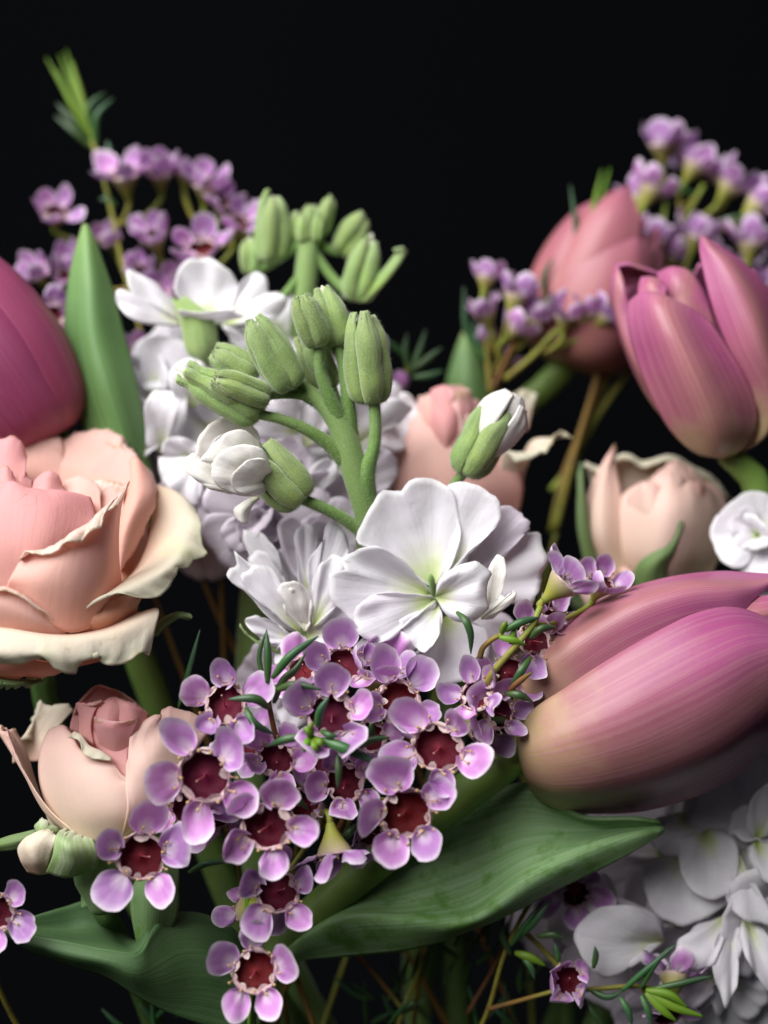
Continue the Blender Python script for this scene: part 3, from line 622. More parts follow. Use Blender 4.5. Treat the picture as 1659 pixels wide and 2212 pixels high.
dp(RB, [[(1360, 1270, 3.4), (1400, 1280, 3.2), (1440, 1275, 3.3)], [(1380, 1215, 3.1), (1410, 1225, 2.95), (1440, 1225, 3.1)], [(1430, 1180, 3.0), (1445, 1185, 2.95), (1458, 1190, 3.0)], [(1470, 1125, 3.0), (1473, 1124, 3.0), (1476, 1126, 3.0)]], 'sepal', name='sepal', seed=65, nu=12, nv=18)
dp(RB, [[(1270, 1250, 3.8), (1285, 1255, 3.7), (1300, 1250, 3.8)], [(1248, 1150, 3.7), (1262, 1155, 3.6), (1278, 1160, 3.7)], [(1246, 1060, 3.8), (1256, 1062, 3.7), (1266, 1066, 3.8)], [(1250, 1000, 3.9), (1253, 998, 3.9), (1256, 1000, 3.9)]], 'sepal', name='sepal', seed=66, nu=10, nv=18)
RC = rose('blurred peach rose with flared outer petals behind the white stock', D(985, 1150, 4.4), camdir((.0, .97, .2)), px(95, 4.2), px(300, 4.2), .2, ['bud_rose', 'rose_cream', 'rose_pink'],
     [(4, 65, .62, 1.06, CL, .10, 2, 0), (4, 60, .80, .98, CL, .10, 0, 30)], seed=80, sepals=0)
dp(RC, [[(890, 1180, 3.9), (1000, 1200, 3.5), (1110, 1150, 3.9)], [(840, 1040, 3.8), (980, 1060, 3.1), (1130, 1040, 3.8)], [(838, 950, 4.0), (960, 950, 3.4), (1100, 970, 3.8)], [(862, 885, 4.3), (930, 890, 3.9), (1020, 902, 3.8), (1090, 932, 4.0)], [(870, 880, 4.5), (930, 882, 4.1), (1020, 894, 4.0), (1090, 925, 4.2)]], 'rose', seed=81)
dp(RC, [[(1040, 1120, 3.8), (1110, 1090, 4.0), (1120, 1000, 4.4)], [(1080, 1010, 3.6), (1140, 990, 3.8), (1150, 950, 4.3)], [(1090, 972, 3.5), (1150, 980, 3.55), (1195, 945, 4.0)], [(1115, 1000, 3.4), (1180, 975, 3.4), (1215, 932, 3.7), (1237, 950, 3.6)]], 'rose_cream', seed=82, wr=.0005)
dp(RC, [[(1080, 930, 4.6), (1140, 930, 4.8)], [(1095, 870, 4.7), (1150, 885, 4.9)], [(1108, 850, 4.8), (1130, 842, 4.9), (1160, 850, 4.9)]], 'rose_cream', seed=83, nu=14, nv=12)
for k, (ox, oy, w, h, dz, mt) in enumerate([(0, 0, 62, 70, 3.75, 'rose_pink'), (-38, 8, 44, 62, 3.9, 'rose'), (40, 14, 46, 60, 3.9, 'rose'), (-8, 34, 52, 60, 3.55, 'rose_pink')]):
    cx, cy = 972 + ox, 900 + oy
    dp(RC, [[(cx - w * .8, cy + h * .6, dz + .2), (cx, cy + h * .7, dz - .25), (cx + w * .8, cy + h * .6, dz + .2)], [(cx - w, cy, dz + .25), (cx, cy, dz - .3), (cx + w, cy, dz + .25)],
            [(cx - w * .9, cy - h * .5, dz + .35), (cx - w * .3, cy - h * .95, dz), (cx + w * .3, cy - h * .85, dz), (cx + w * .9, cy - h * .45, dz + .35)], [(cx - w * .8, cy - h * .48, dz + .5), (cx - w * .3, cy - h * .9, dz + .2), (cx + w * .3, cy - h * .8, dz + .2), (cx + w * .8, cy - h * .43, dz + .5)]], mt, seed=84 + k, nu=22, nv=20, wr=.0006)
for k, (ox, oy, w, h, dz, mt) in enumerate([(20, 20, 60, 60, 3.6, 'bud_rose'), (60, 34, 60, 60, 3.7, 'rose'), (-22, 40, 54, 60, 3.45, 'bud_rose')]):
    cx, cy = 1430 + ox, 1060 + oy
    dp(RB, [[(cx - w * .8, cy + h * .8, dz + .2), (cx, cy + h * .9, dz - .25), (cx + w * .8, cy + h * .8, dz + .2)], [(cx - w, cy, dz + .25), (cx, cy, dz - .3), (cx + w, cy, dz + .25)],
            [(cx - w * .9, cy - h * .5, dz + .35), (cx - w * .3, cy - h * .95, dz), (cx + w * .3, cy - h * .85, dz), (cx + w * .9, cy - h * .45, dz + .35)], [(cx - w * .8, cy - h * .48, dz + .5), (cx - w * .3, cy - h * .9, dz + .2), (cx + w * .3, cy - h * .8, dz + .2), (cx + w * .8, cy - h * .43, dz + .5)]], mt, seed=184 + k, nu=22, nv=20, wr=.0005)
rose('small cream rose half hidden by the purple waxflowers and the lying tulip', D(1290, 1330, 3.6), camdir((.1, .9, .2)), px(60, 3.6), px(105, 3.6), .2, ['bud_rose'],
     [(3, 70, .8, 1.0, CL, .05, 0, 0), (4, 58, 1.0, 1.0, MID, .1, 0, 30)], seed=95, sepals=3)

# ------------------------------------------------------------------ the rosebud low on the left
ft = foot()
Bd = Thing('rose', 'closed peach rosebud with a tight pink centre above the folded leaf', 'rose', ft, 'peach roses in the bouquet')
def bp(rows, mat, **k): return rp(rows, mat, f=z6b, T=Bd, **k)
bp([[(330, 840, .5), (410, 860, .2), (560, 850, .0), (740, 770, .4)], [(235, 720, .5), (380, 720, -.1), (560, 700, -.3), (780, 650, .3)],
    [(182, 540, .6), (340, 540, -.05), (520, 570, -.25), (790, 540, .35)], [(190, 420, .7), (300, 410, .2), (400, 455, .0), (500, 490, -.1), (590, 570, -.12), (780, 480, .4)],
    [(225, 335, .9), (290, 310, .6), (330, 345, .35), (395, 440, .1), (510, 468, .0), (592, 552, -.08), (700, 470, .3)],
    [(230, 325, 1.1), (295, 303, .9), (335, 335, .6), (400, 425, .3), (512, 458, .2), (594, 545, .1), (700, 460, .5)]], 'bud_rose', seed=1, nu=40, wr=.0002)
bp([[(560, 850, .0), (720, 770, .3), (840, 680, .8)], [(592, 700, -.32), (780, 610, .05), (920, 520, .7)], [(588, 600, -.25), (690, 470, -.15), (920, 420, .7)],
    [(590, 530, -.12), (620, 400, .0), (760, 350, .2), (960, 350, .8)], [(592, 480, .0), (618, 350, .1), (660, 290, .2), (742, 262, .3), (760, 245, .5), (800, 213, .6), (890, 250, .8), (985, 320, 1.0)],
    [(600, 470, .2), (630, 350, .3), (670, 297, .4), (738, 272, .5), (765, 252, .7), (800, 222, .8), (890, 260, 1.0), (985, 330, 1.2)]], 'bud_rose', seed=2, nu=40, wr=.00025)
bp([[(308, 366, .32), (388, 384, .12), (398, 425, .06), (515, 456, .0)], [(345, 333, .1), (380, 352, .0), (415, 400, -.08), (470, 425, -.1), (520, 462, -.1)], [(335, 350, -.05), (375, 385, -.12), (390, 440, -.16), (450, 462, -.2), (518, 470, -.15)]], 'rose_cream', seed=3, nu=24, nv=14, wr=.0001)
bp([[(400, 500, .45), (500, 530, .25), (585, 570, .1)], [(370, 340, .35), (470, 430, .15), (592, 550, -.02)], [(372, 260, .35), (430, 360, .12), (520, 400, .1), (598, 420, .1)], [(378, 212, .4), (400, 280, .25), (470, 335, .12), (560, 358, .14), (630, 310, .25)], [(392, 205, .5), (415, 270, .35), (480, 322, .22), (560, 345, .25), (625, 300, .35)]], 'rose_pink', seed=4, nu=30, wr=.00015)
bp([[(330, 420, 1.0), (500, 420, .9), (690, 420, 1.0)], [(328, 300, 1.0), (500, 260, .95), (690, 300, 1.0)], [(345, 250, 1.0), (380, 180, 1.0), (450, 122, 1.0), (560, 150, 1.0), (650, 210, 1.0), (690, 260, 1.0)], [(352, 255, .95), (386, 186, .93), (453, 129, .92), (557, 158, .92), (645, 215, .93), (685, 262, .95)]], 'rose_pink', seed=5, nu=30, wr=.0002)
bp([[(410, 360, .3), (500, 400, .15), (620, 370, .3)], [(398, 270, .3), (500, 285, -.05), (640, 280, .3)], [(420, 225, .35), (480, 205, .05), (560, 210, .08), (630, 245, .35)], [(450, 205, .5), (490, 190, .35), (560, 192, .35), (615, 225, .5)]], 'rose_pink', seed=71, nu=26, nv=20, wr=.0003)
bp([[(372, 345, .35), (402, 372, .18), (440, 395, .1)], [(372, 250, .35), (396, 272, .12), (425, 310, .05)], [(356, 205, .35), (400, 222, .08), (440, 240, .0)], [(362, 196, .3), (410, 200, .05), (450, 196, .0), (478, 188, .05)], [(380, 205, .25), (415, 212, .0), (450, 208, -.05), (476, 198, .0)]], 'rose_pink', seed=72, nu=20, nv=18, wr=.0002)
bp([[(560, 380, .1), (640, 340, .12), (695, 290, .35)], [(560, 290, .02), (622, 260, .0), (685, 262, .35)], [(535, 200, .12), (590, 205, .0), (640, 222, .1), (688, 252, .35)], [(520, 172, .25), (590, 188, .15), (640, 208, .2), (690, 245, .4)]], 'rose_pink', seed=73, nu=20, nv=18, wr=.0002)
bp([[(470, 420, .15), (540, 430, .1), (620, 400, .15)], [(450, 340, .02), (540, 345, -.08), (625, 330, .05)], [(440, 290, .0), (520, 300, -.15), (640, 300, .05)], [(440, 262, .05), (500, 280, -.12), (580, 285, -.12), (650, 270, .1)]], 'rose_pink', seed=74, nu=20, nv=18, wr=.0002)
bp([[(395, 840, .2), (330, 840, .45), (240, 790, .9)], [(245, 710, .3), (200, 690, .5), (170, 570, 1.1)], [(125, 550, .4), (70, 430, .6), (110, 390, 1.3)], [(25, 345, .55), (0, 305, .7), (65, 330, 1.3)]], 'bud_rose', seed=6, wr=.0003)
bp([[(60, 480, 1.2), (140, 470, 1.4), (220, 470, 1.4)], [(70, 390, 1.3), (150, 380, 1.6), (230, 380, 1.5)], [(135, 370, 1.5), (160, 280, 1.7), (190, 195, 1.75), (250, 218, 1.7), (300, 205, 1.65), (345, 230, 1.6)], [(120, 390, 1.7), (150, 280, 1.9), (190, 200, 1.95), (250, 225, 1.9), (300, 215, 1.85), (345, 240, 1.8)]], 'rose_cream', seed=7, wr=.0003)
bp([[(170, 790, .4), (190, 830, .3), (260, 830, .3)], [(165, 770, .35), (200, 780, .15), (270, 790, .3)], [(190, 750, .35), (215, 748, .25), (250, 770, .35)]], 'sepal_pale', name='sepal', seed=8, nu=14, nv=10, thick=.0006)
bp([[(130, 990, .3), (190, 1000, .1), (250, 985, .2)], [(95, 930, .0), (165, 930, -.35), (225, 950, -.15)], [(86, 880, .1), (150, 870, -.35), (240, 900, -.2)], [(120, 835, .1), (190, 815, -.15), (262, 840, -.2)], [(165, 825, .4), (210, 805, .3), (262, 815, .2)]], 'rose_cream', name='petal', seed=9, nu=20, nv=20, thick=.0006)
bp([[(215, 985, -.15), (300, 1010, -.1), (450, 965, .2)], [(250, 900, -.3), (340, 935, -.35), (455, 925, .0)], [(262, 830, -.2), (320, 870, -.45), (445, 880, -.05)], [(275, 805, .1), (330, 830, -.1), (430, 835, .1)], [(300, 800, .4), (350, 810, .3), (430, 820, .4)]], 'sepal_pale', name='sepal', seed=29, nu=24, nv=22, thick=.0006, wr=.0003)
bp([[(-40, 850, .5), (-30, 870, .4), (-20, 890, .5)], [(60, 815, .4), (70, 845, .3), (60, 885, .4)], [(165, 795, .4), (170, 820, .3), (160, 850, .4)]], 'sepal', name='sepal', seed=10, nu=12, nv=12, thick=.0006)
bp([[(650, 1360, .9), (690, 1360, .8), (730, 1340, .9)], [(612, 1150, .6), (700, 1160, .45), (826, 1185, .7)], [(612, 1090, .55), (730, 1040, .35), (832, 1060, .6)], [(690, 930, .6), (760, 890, .5), (826, 880, .65)], [(720, 800, .8), (760, 790, .8), (800, 800, .8)]], 'leaf', name='leaf', seed=11, nu=18, nv=26, thick=.0006, wr=.0003)
bp([[(380, 1160, .9), (420, 1150, .8), (460, 1150, .9)], [(390, 1060, .9), (425, 1050, .75), (455, 1060, .9)], [(425, 1030, .9), (430, 1025, .85), (440, 1030, .9)]], 'leaf', name='leaf', seed=12, nu=10, nv=12, thick=.0006)
hb = z6b(470, 880, .9)
Bd.add('hip', tube([hb + np.array([0, 0, .004]), hb, hb - np.array([0, 0, .006]), hb - np.array([0, 0, .011])], [.005, .0055, .0045, .0018], n=14, m=16), M['sepal'])
Bd.add('stem', tube(stem_path(hb - np.array([0, 0, .010]), (0.1, 1.0, -.8), ft), [.002, .002, .0022], n=9, m=34), M['stem'])

# ------------------------------------------------------------------ white stocks
def bud(t, base, tip, r, parent=None, white=0.0, seed=0, openw=.28, mat='fuzz', hairs=750):
    """fuzzy stock bud: four keeled sepals round a pale core"""
    base = np.asarray(base); tip = np.asarray(tip)
    ax = tip - base; L = np.linalg.norm(ax); Mx = frame(ax, seed * 1.3 + .5)
    prof = [(.10, 0), (.70, .02), (.92, .14), (1.0, .42), (.90, .72), (.66, .92), (openw + .22, .99), (openw + .10, 1.05)]
    if openw > .6: prof = [(.10, 0), (.70, .02), (.95, .2), (1.0, .55), (.99, .85), (.86, 1.0)]
    ck = .62 if openw > .6 else 1.0
    root = t.add('bud', revolve([(.08, .0), (.5, .06), (.76, .3), (.72, .7), (.45, .93), (.02, 1.0 + white)], 0, math.pi, lambda v: 1, r, L * ck, Mx, base, nu=25, nv=16, seed=seed, ruf=.2, rf=5, wr=.0002, ws=300), M['bud_core'], parent=parent)
    for k in range(4):
        G = revolve(prof, math.pi / 2 * k, R_(45), lambda v: .86 + .14 * math.sin(math.pi * v) - .50 * max(0, v - .72) / .28, r * random.uniform(.96, 1.03), L * (1.0 + random.uniform(-.09, .05)), Mx, base, nu=15, nv=20,
                    seed=seed + k, keel=.12, edge=-.24, wr=.00042, ws=230, ruf=.12, rf=3)
        t.add('sepal', G, M[mat], parent=root, thick=.0006)
        if hairs: fuzz(t, [G], [[base + ax * q for q in np.linspace(0, 1, 20)]], hairs, parent=root)
    return root

def fuzz(t, grids, cents, n, parent=None, ln=.0007):
    """short pale hairs standing off a skin, too many to count"""
    rd = np.random.RandomState(len(bpy.data.objects)); vs, fs = [], []
    for G, ce in zip(grids, cents):
        N_ = gnormals(G); a, b = G.shape[:2]
        I = rd.randint(1, a - 1, n); J = rd.randint(0, b, n)
        for i, j in zip(I, J):
            p = G[i, j] + (G[min(i + 1, a - 1), j] - G[i, j]) * rd.rand() + (G[i, min(j + 1, b - 1)] - G[i, j]) * rd.rand()
            c_ = ce[min(i, len(ce) - 1)]
            nn = N_[i, j]
            if np.dot(nn, p - c_) < 0: nn = -nn
            d = nrm(nn + rd.normal(0, .45, 3)); sd = nrm(np.cross(d, rd.normal(0, 1, 3))) * .00003
            o = len(vs); q = p + nn * .0001
            vs += [q - sd, q + sd, q + d * ln * rd.uniform(.5, 1.3)]; fs.append((o, o + 1, o + 2))
    me = bpy.data.meshes.new('hairs'); me.from_pydata([tuple(v - t.L) for v in vs], [], fs)
    me.uv_layers.new(name='UVMap')
    me.materials.append(M['hair'])
    o = bpy.data.objects.new('hairs', me); col.objects.link(o); o.parent = parent or t.o; o['kind'] = 'stuff'
    return o

def petal_shape(w, l, notch=.06, n=15):
    pts = []
    for k in range(n):
        a = math.pi * (k / (n - 1)) * 1.0
        s = -math.cos(a); y = math.sin(a) ** .62
        y2 = l * (.42 + .58 * y) if 0 < k < n - 1 else l * .14
        x = w * s * (.35 if k in (0, n - 1) else 1.0)
        y2 -= notch * l * math.exp(-(s / .22) ** 2)
        pts.append((x, y2))
    return pts

def stock_flower(t, c, facing, Rr, seed=0, mat='white', n_in=5, cup=18, parent=None, calyx=True):
    """four broad clawed petals in a cross, a second crumpled whorl inside"""
    rnd = random.Random(seed)
    Mx = frame(facing, rnd.uniform(0, 6.28)); c = np.asarray(c)
    root = t.add('flower', tube([c - Mx[:, 2] * Rr * .75, c - Mx[:, 2] * Rr * .6, c - Mx[:, 2] * Rr * .1, c], [Rr * .07, Rr * .15, Rr * .17, Rr * .10], n=10, m=10), M['fuzz'])
    def one(ang, tilt, w, l, z, ruf):
        ca, sa = math.cos(ang), math.sin(ang); ct, st_ = math.cos(tilt), math.sin(tilt)
        def tr(x, y, zz=0):
            r = y * ct - zz * st_; h = y * st_ + zz * ct + z
            return c + Mx @ (np.array([r * ca - x * sa, r * sa + x * ca, h]))
        nv_ = Mx @ np.array([-st_ * ca, -st_ * sa, ct])
        sh = petal_shape(w, l, rnd.uniform(.0, .12))
        b = [tr(x, y, rnd.uniform(-.03, .03) * Rr + .10 * Rr * (abs(x) / w) ** 2) for x, y in sh]
        G = fan(tr(0, 0), b, nu=26, nv=11, bulge=nv_ * Rr * rnd.uniform(.02, .10), ruf=Rr * ruf, rf=rnd.uniform(2.5, 4.5), seed=rnd.randint(0, 999), lip=-Rr * rnd.uniform(-.05, .12), wr=Rr * .012, ws=2.6 / Rr, jag=.05)
        t.add('petal', G, M[mat], parent=root, thick=.00016)
    for k in range(4):
        one(math.pi / 2 * k + rnd.uniform(-.2, .2), R_(cup + rnd.uniform(-12, 12)), Rr * rnd.uniform(.62, .76), Rr * rnd.uniform(1.0, 1.18), 0, .13)
    for k in range(n_in):
        one(2 * math.pi * k / max(n_in, 1) + rnd.uniform(-.4, .4), R_(cup + 30 + rnd.uniform(-12, 28)), Rr * rnd.uniform(.34, .5), Rr * rnd.uniform(.6, .85), Rr * .04, .20)
    return root

ft = foot()
S = Thing('stock_flower_stem', 'white stock stem with two open blooms and fuzzy green buds on top', 'stock flower', ft, 'white stocks in the bouquet')
def q3(x, y, d): return z3(x, y, d)
u = U3['z3']
def s3(pts, rad): return tube([z3(*p) for p in pts], [px(r * u) for r in rad], n=12, m=30, bump=.03)
S.add('stem', tube([ft, np.array([.012, .034, .13]), D(900, 2000, 4.6), D(960, 1640, 3.2), D(1000, 1450, 2.3), z3(1265, 2250, 1.6), z3(1235, 1950, 1.1), z3(1160, 1650, .95), z3(1095, 1450, .85), z3(980, 1300, .8), z3(830, 1190, .8)],
                   [.0028, .0028, .0028, .0028, .0030, px(64 * u), px(68 * u), px(84 * u), px(72 * u), px(54 * u), px(36 * u)], n=14, m=70, bump=.03), M['stockstem'])
def pedicel(pts, rad):
    G = s3(pts, rad); o = S.add('pedicel', G, M['stockstem'])
    fuzz(S, [G], [G.mean(axis=1)], 1100, parent=o, ln=.00048); return o
pedicel([(1240, 2080, 1.0), (1140, 2000, .9), (1000, 1920, .75), (840, 1855, .6)], [40, 38, 36, 32])
pedicel([(1190, 1740, 1.05), (1110, 1630, .93), (1030, 1550, .85), (880, 1455, .7), (740, 1400, .6), (600, 1370, .55)], [40, 56, 46, 36, 30, 30])
pedicel([(1010, 1340, .85), (930, 1290, .8), (870, 1262, .75), (760, 1258, .65), (640, 1270, .55)], [30, 36, 32, 27, 26])
pedicel([(1130, 1560, .95), (1085, 1420, .8), (1020, 1260, .65), (970, 1110, .55), (968, 940, .5)], [40, 48, 40, 30, 28])
pedicel([(1165, 1640, 1.0), (1148, 1480, .9), (1135, 1290, .8), (1108, 1100, .75), (1078, 950, .8)], [40, 50, 42, 34, 32])
pedicel([(1265, 1920, 1.05), (1245, 1720, .85), (1290, 1540, .75), (1290, 1280, .7)], [56, 50, 36, 34])
pedicel([(1150, 1560, 1.1), (1080, 1340, 1.2), (1030, 1180, 1.2)], [40, 36, 32])
def sb(x0, y0, d0, x1, y1, d1, r, white=0, seed=0, openw=.25): return bud(S, z3(x0, y0, d0), z3(x1, y1, d1), px(r * u * .80), white=white, seed=seed, openw=openw)
sb(590, 1160, .9, 375, 1015, .9, 115, 0, 2)
sb(608, 1382, .55, 180, 1130, .5, 122, .10, 1, .5)
sb(655, 1290, .5, 372, 1170, .1, 108, 0, 3)
sb(800, 1210, .6, 600, 845, .35, 142, 0, 4)
sb(1075, 975, .8, 985, 640, .85, 125, .03, 5, .3)
sb(968, 960, .5, 868, 695, .3, 108, 0, 6)
sb(1272, 1295, .7, 1225, 815, .55, 150, .03, 7, .3)
sb(1020, 1215, 1.2, 880, 925, 1.1, 110, .05, 8, .4)
# half open white bud at the left of the stem
wb = z3(840, 1860, .6); wc = z3(430, 1640, .25); wax_ = wc - wb
Wm = frame(wax_, .6)
root = bud(S, z3(860, 1870, .6), z3(590, 1590, .55), px(135 * u), seed=9, openw=.85)
rnd = random.Random(5)
WB = [((650, 1650, 1.0), [(610, 1470, .9), (545, 1405, .75), (400, 1390, .6), (310, 1430, .5), (258, 1520, .42), (236, 1655, .4), (330, 1720, .6), (600, 1720, .9)], -.003),
      ((600, 1700, .9), [(560, 1530, .8), (430, 1480, .65), (330, 1560, .5), (300, 1650, .45), (340, 1730, .5), (520, 1760, .8)], -.002),
      ((520, 1830, .55), [(400, 1680, .45), (310, 1650, .38), (240, 1602, .3), (188, 1640, .25), (208, 1700, .18), (270, 1762, .15), (340, 1802, .2), (450, 1836, .35)], .002),
      ((470, 1740, .5), [(390, 1600, .45), (345, 1600, .4), (318, 1640, .36), (335, 1700, .34), (375, 1740, .38)], .001),
      ((470, 1740, .4), [(400, 1620, .38), (362, 1630, .34), (345, 1665, .3), (352, 1720, .28), (385, 1760, .3)], .001),
      ((680, 1700, .7), [(630, 1540, .5), (520, 1472, .35), (430, 1490, .25), (345, 1565, .2), (292, 1640, .2), (380, 1650, .2), (600, 1730, .45)], .003),
      ((695, 1760, .6), [(695, 1680, .35), (640, 1575, .15), (500, 1555, .05), (395, 1600, 0), (362, 1650, 0), (356, 1740, .0), (400, 1800, .1), (540, 1848, .2), (640, 1840, .4)], .004),
      ((705, 1760, .5), [(695, 1690, .15), (640, 1630, -.1), (560, 1640, -.15), (500, 1690, -.18), (463, 1742, -.12), (480, 1805, 0), (560, 1842, .1), (640, 1835, .3)], .003)]
for k, (b_, bo, bu) in enumerate(WB):
    fp_pts = [z3(*p) for p in bo]
    S.add('petal', fan(z3(*b_), fp_pts, nu=36, nv=18, bulge=(0, -bu, 0), ruf=.0012, rf=6, seed=140 + k, wr=.00038, ws=240, jag=.03), M['cream'], parent=root, thick=.0002)
S.add('petal', loft([[z3(*p) for p in r] for r in [[(600, 1850, .4), (620, 1860, .35), (600, 1875, .4)], [(520, 1890, .3), (560, 1900, .2), (575, 1910, .3)], [(475, 1930, .3), (520, 1940, .2), (555, 1960, .3)], [(500, 1990, .3), (525, 2005, .25), (550, 2010, .3)]]], 12, 14), M['cream'], parent=root, thick=.0004)
# bud at the right of the big bloom
u2 = .5
rb = bud(S, z2(352, 1600, 1.2), z2(500, 1340, 1.1), px(92 * u2, 1), seed=12, openw=.75)
rbm = frame(z2(560, 1290, 1.1) - z2(352, 1600, 1.2), .4)
for k, (sc, ls, half, cl) in enumerate([(.7, 1.0, 75, .4), (.8, .95, 70, .45), (.95, .98, 60, .5), (1.0, .92, 58, .6), (1.0, .96, 55, .55)]):
    S.add('petal', revolve([(.15, 0), (.5, .25), (.95, .58), (1.0, .78), (cl, 1.0)], R_(k * 137), R_(half), lambda v: min(1, .4 + v) * (1 - .2 * v ** 4), px(112 * u2, 1) * sc, px(400 * u2, 1) * ls, rbm, z2(352, 1600, 1.2), nu=22, nv=20, seed=k + 120, ruf=.08, rf=4, wr=.0003, ws=200), M['cream'], parent=rb, thick=.0003)
S.add('pedicel', tube([D(960, 1180, 1.6), D(960, 1090, 1.5), D(978, 1050, 1.35), z2(356, 1592, 1.2)], [px(10), px(10), px(10), px(13)], n=10, m=16), M['stockstem'])

# the big bloom
def fp(base, bound, mat='white', bulge=0, ruf=.0021, seed=0, parent=None, lip=0, wr=.0005, rf=8, jag=.055, T=None, f=z5, dd=0):
    dl = base[2]; pts = []
    for p in bound:
        if len(p) == 3: dl = p[2]
        pts.append(f(p[0], p[1], dl + dd))
    return (T or S).add('petal', fan(f(base[0], base[1], base[2] + dd), pts, nu=40, nv=16, bulge=(0, -bulge, 0), ruf=ruf, seed=seed, lip=lip, wr=wr, ws=190, rf=rf, jag=jag), M[mat], parent=parent, thick=.00016)
core = S.add('flower', tube([z5(1100, 760, 2.0), z5(1060, 690, 1.5), z5(1035, 640, 1.0), z5(1030, 630, .92)], [px(14), px(22), px(20), px(8)], n=10, m=12), M['stockstem'])
fp((1015, 605, .95), [(985, 600, .9), (900, 540, .75), (740, 420, .6), (665, 405, .68), (663, 320, .65), (720, 230, .65), (775, 172, .75), (868, 160, .8), (898, 112, .85), (965, 93, .9), (1050, 108, .9), (1112, 180, .85), (1138, 300, .78), (1130, 410, .75), (1085, 530, .85), (1030, 590, .95)], bulge=-.0015, seed=1, parent=core)
fp((1060, 565, 1.1), [(1085, 530, 1.1), (1115, 400, 1.1), (1125, 250, 1.15), (1075, 140, 1.1), (1120, 125, 1.05), (1185, 128, 1.0), (1290, 168, .9), (1338, 250, .8), (1312, 320, .7), (1240, 390, .7), (1178, 440, .75), (1165, 515, .9), (1090, 570, 1.1)], bulge=.0012, seed=2, parent=core)
fp((1100, 600, 1.3), [(1160, 510, 1.2), (1250, 390, 1.15), (1325, 222, 1.25), (1420, 258, 1.3), (1450, 290, 1.3), (1464, 335, 1.25), (1410, 395, 1.2), (1300, 520, 1.2), (1180, 605, 1.3)], mat='lilac', seed=3, parent=core)
fp((1100, 620, 1.4), [(1250, 530, 1.4), (1390, 385, 1.5), (1450, 350, 1.5), (1508, 362, 1.5), (1537, 500, 1.45), (1515, 590, 1.4), (1500, 630, 1.4), (1465, 692, 1.35), (1385, 682, 1.35), (1250, 660, 1.4)], bulge=.001, seed=4, parent=core)
fp((1010, 642, .95), [(1000, 618, .9), (940, 552, .75), (840, 460, .55), (750, 420, .5), (640, 440, .55), (595, 475, .6), (610, 520, .58), (545, 545, .55), (532, 610, .5), (548, 670, .42), (590, 735, .42), (652, 782, .45), (700, 720, .55), (850, 662, .7), (1000, 656, .9)], bulge=-.001, seed=5, parent=core)
fp((1025, 662, .95), [(1010, 652, .9), (850, 626, .62), (720, 650, .45), (655, 702, .38), (648, 760, .32), (690, 840, .35), (740, 872, .4), (830, 832, .42), (900, 772, .5), (1000, 722, .75), (1030, 692, .9)], bulge=.0012, seed=6, parent=core)
fp((1037, 692, .95), [(1020, 702, .9), (930, 732, .7), (858, 762, .55), (880, 822, .48), (930, 882, .42), (970, 908, .4), (1015, 872, .45), (1052, 792, .65), (1050, 712, .9)], bulge=.0006, seed=7, parent=core)
fp((1060, 742, 1.15), [(1040, 782, 1.1), (960, 900, .95), (880, 990, .9), (960, 1050, .85), (1080, 1075, .85), (1200, 1020, .85), (1275, 900, .95), (1260, 800, 1.1), (1150, 742, 1.15)], seed=8, parent=core, ruf=.002)
fp((1120, 722, 1.3), [(1180, 772, 1.25), (1200, 900, 1.2), (1240, 1000, 1.15), (1330, 980, 1.15), (1390, 880, 1.2), (1400, 780, 1.25), (1280, 700, 1.3)], mat='lilac', seed=9, parent=core, ruf=.002)
fp((960, 800, 1.3), [(900, 780, 1.2), (760, 820, 1.1), (650, 880, 1.05), (640, 960, 1.0), (760, 1010, 1.0), (880, 960, 1.05), (960, 860, 1.2)], mat='lilac', seed=10, parent=core, ruf=.002)
fp((1025, 652, .7), [(1032, 600, .5), (1058, 560, .3), (1120, 513, .2), (1200, 488, .2), (1245, 500, .2), (1292, 540, .22), (1266, 615, .2), (1274, 700, .2), (1200, 764, .25), (1110, 762, .4), (1050, 712, .6)], bulge=.0042, seed=11, parent=core, ruf=.0005, lip=-.001)
fp((1268, 745, .8), [(1235, 650, .7), (1265, 540, .65), (1322, 449, .6), (1350, 505, .6), (1338, 620, .6), (1285, 742, .75)], mat='cream', bulge=.001, seed=12, parent=core, ruf=.0004)
fp((1235, 755, .5), [(1285, 690, .45), (1330, 640, .4), (1350, 650, .35), (1385, 621, .3), (1400, 640, .3), (1352, 702, .35), (1290, 748, .45)], mat='cream', bulge=.0014, seed=13, parent=core, ruf=.0006)
S.add('pistil', tube([z5(1020, 640, .95), z5(1010, 600, .8), z5(1003, 560, .7), z5(998, 545, .68)], [px(7), px(8), px(7), px(3)], n=8, m=10), M['stockstem'], parent=core)
# the second bloom
c2 = S.add('flower', tube([z5(520, 950, 1.9), z5(430, 900, 1.6), z5(415, 850, 1.2), z5(412, 840, 1.1)], [px(14), px(30), px(26), px(8)], n=10, m=12), M['stockstem'])
fp((430, 660, 1.5), [(385, 610, 1.45), (375, 480, 1.5), (370, 365, 1.5), (410, 303, 1.55), (455, 320, 1.5), (472, 370, 1.45), (450, 470, 1.45), (442, 570, 1.45)], seed=21, parent=c2, bulge=-.001)
fp((452, 705, 1.05), [(425, 590, 1.0), (440, 470, .95), (495, 395, .95), (508, 330, 1.05), (550, 303, 1.05), (600, 350, 1.1), (622, 430, 1.1), (600, 520, 1.1), (520, 600, 1.1), (475, 690, 1.05)], seed=22, parent=c2, bulge=.001, ruf=.002)
fp((390, 720, 1.7), [(330, 640, 1.6), (150, 450, 1.7), (128, 348, 1.8), (190, 350, 1.75), (250, 390, 1.65), (300, 470, 1.55), (308, 560, 1.5), (370, 660, 1.6)], seed=23, parent=c2)
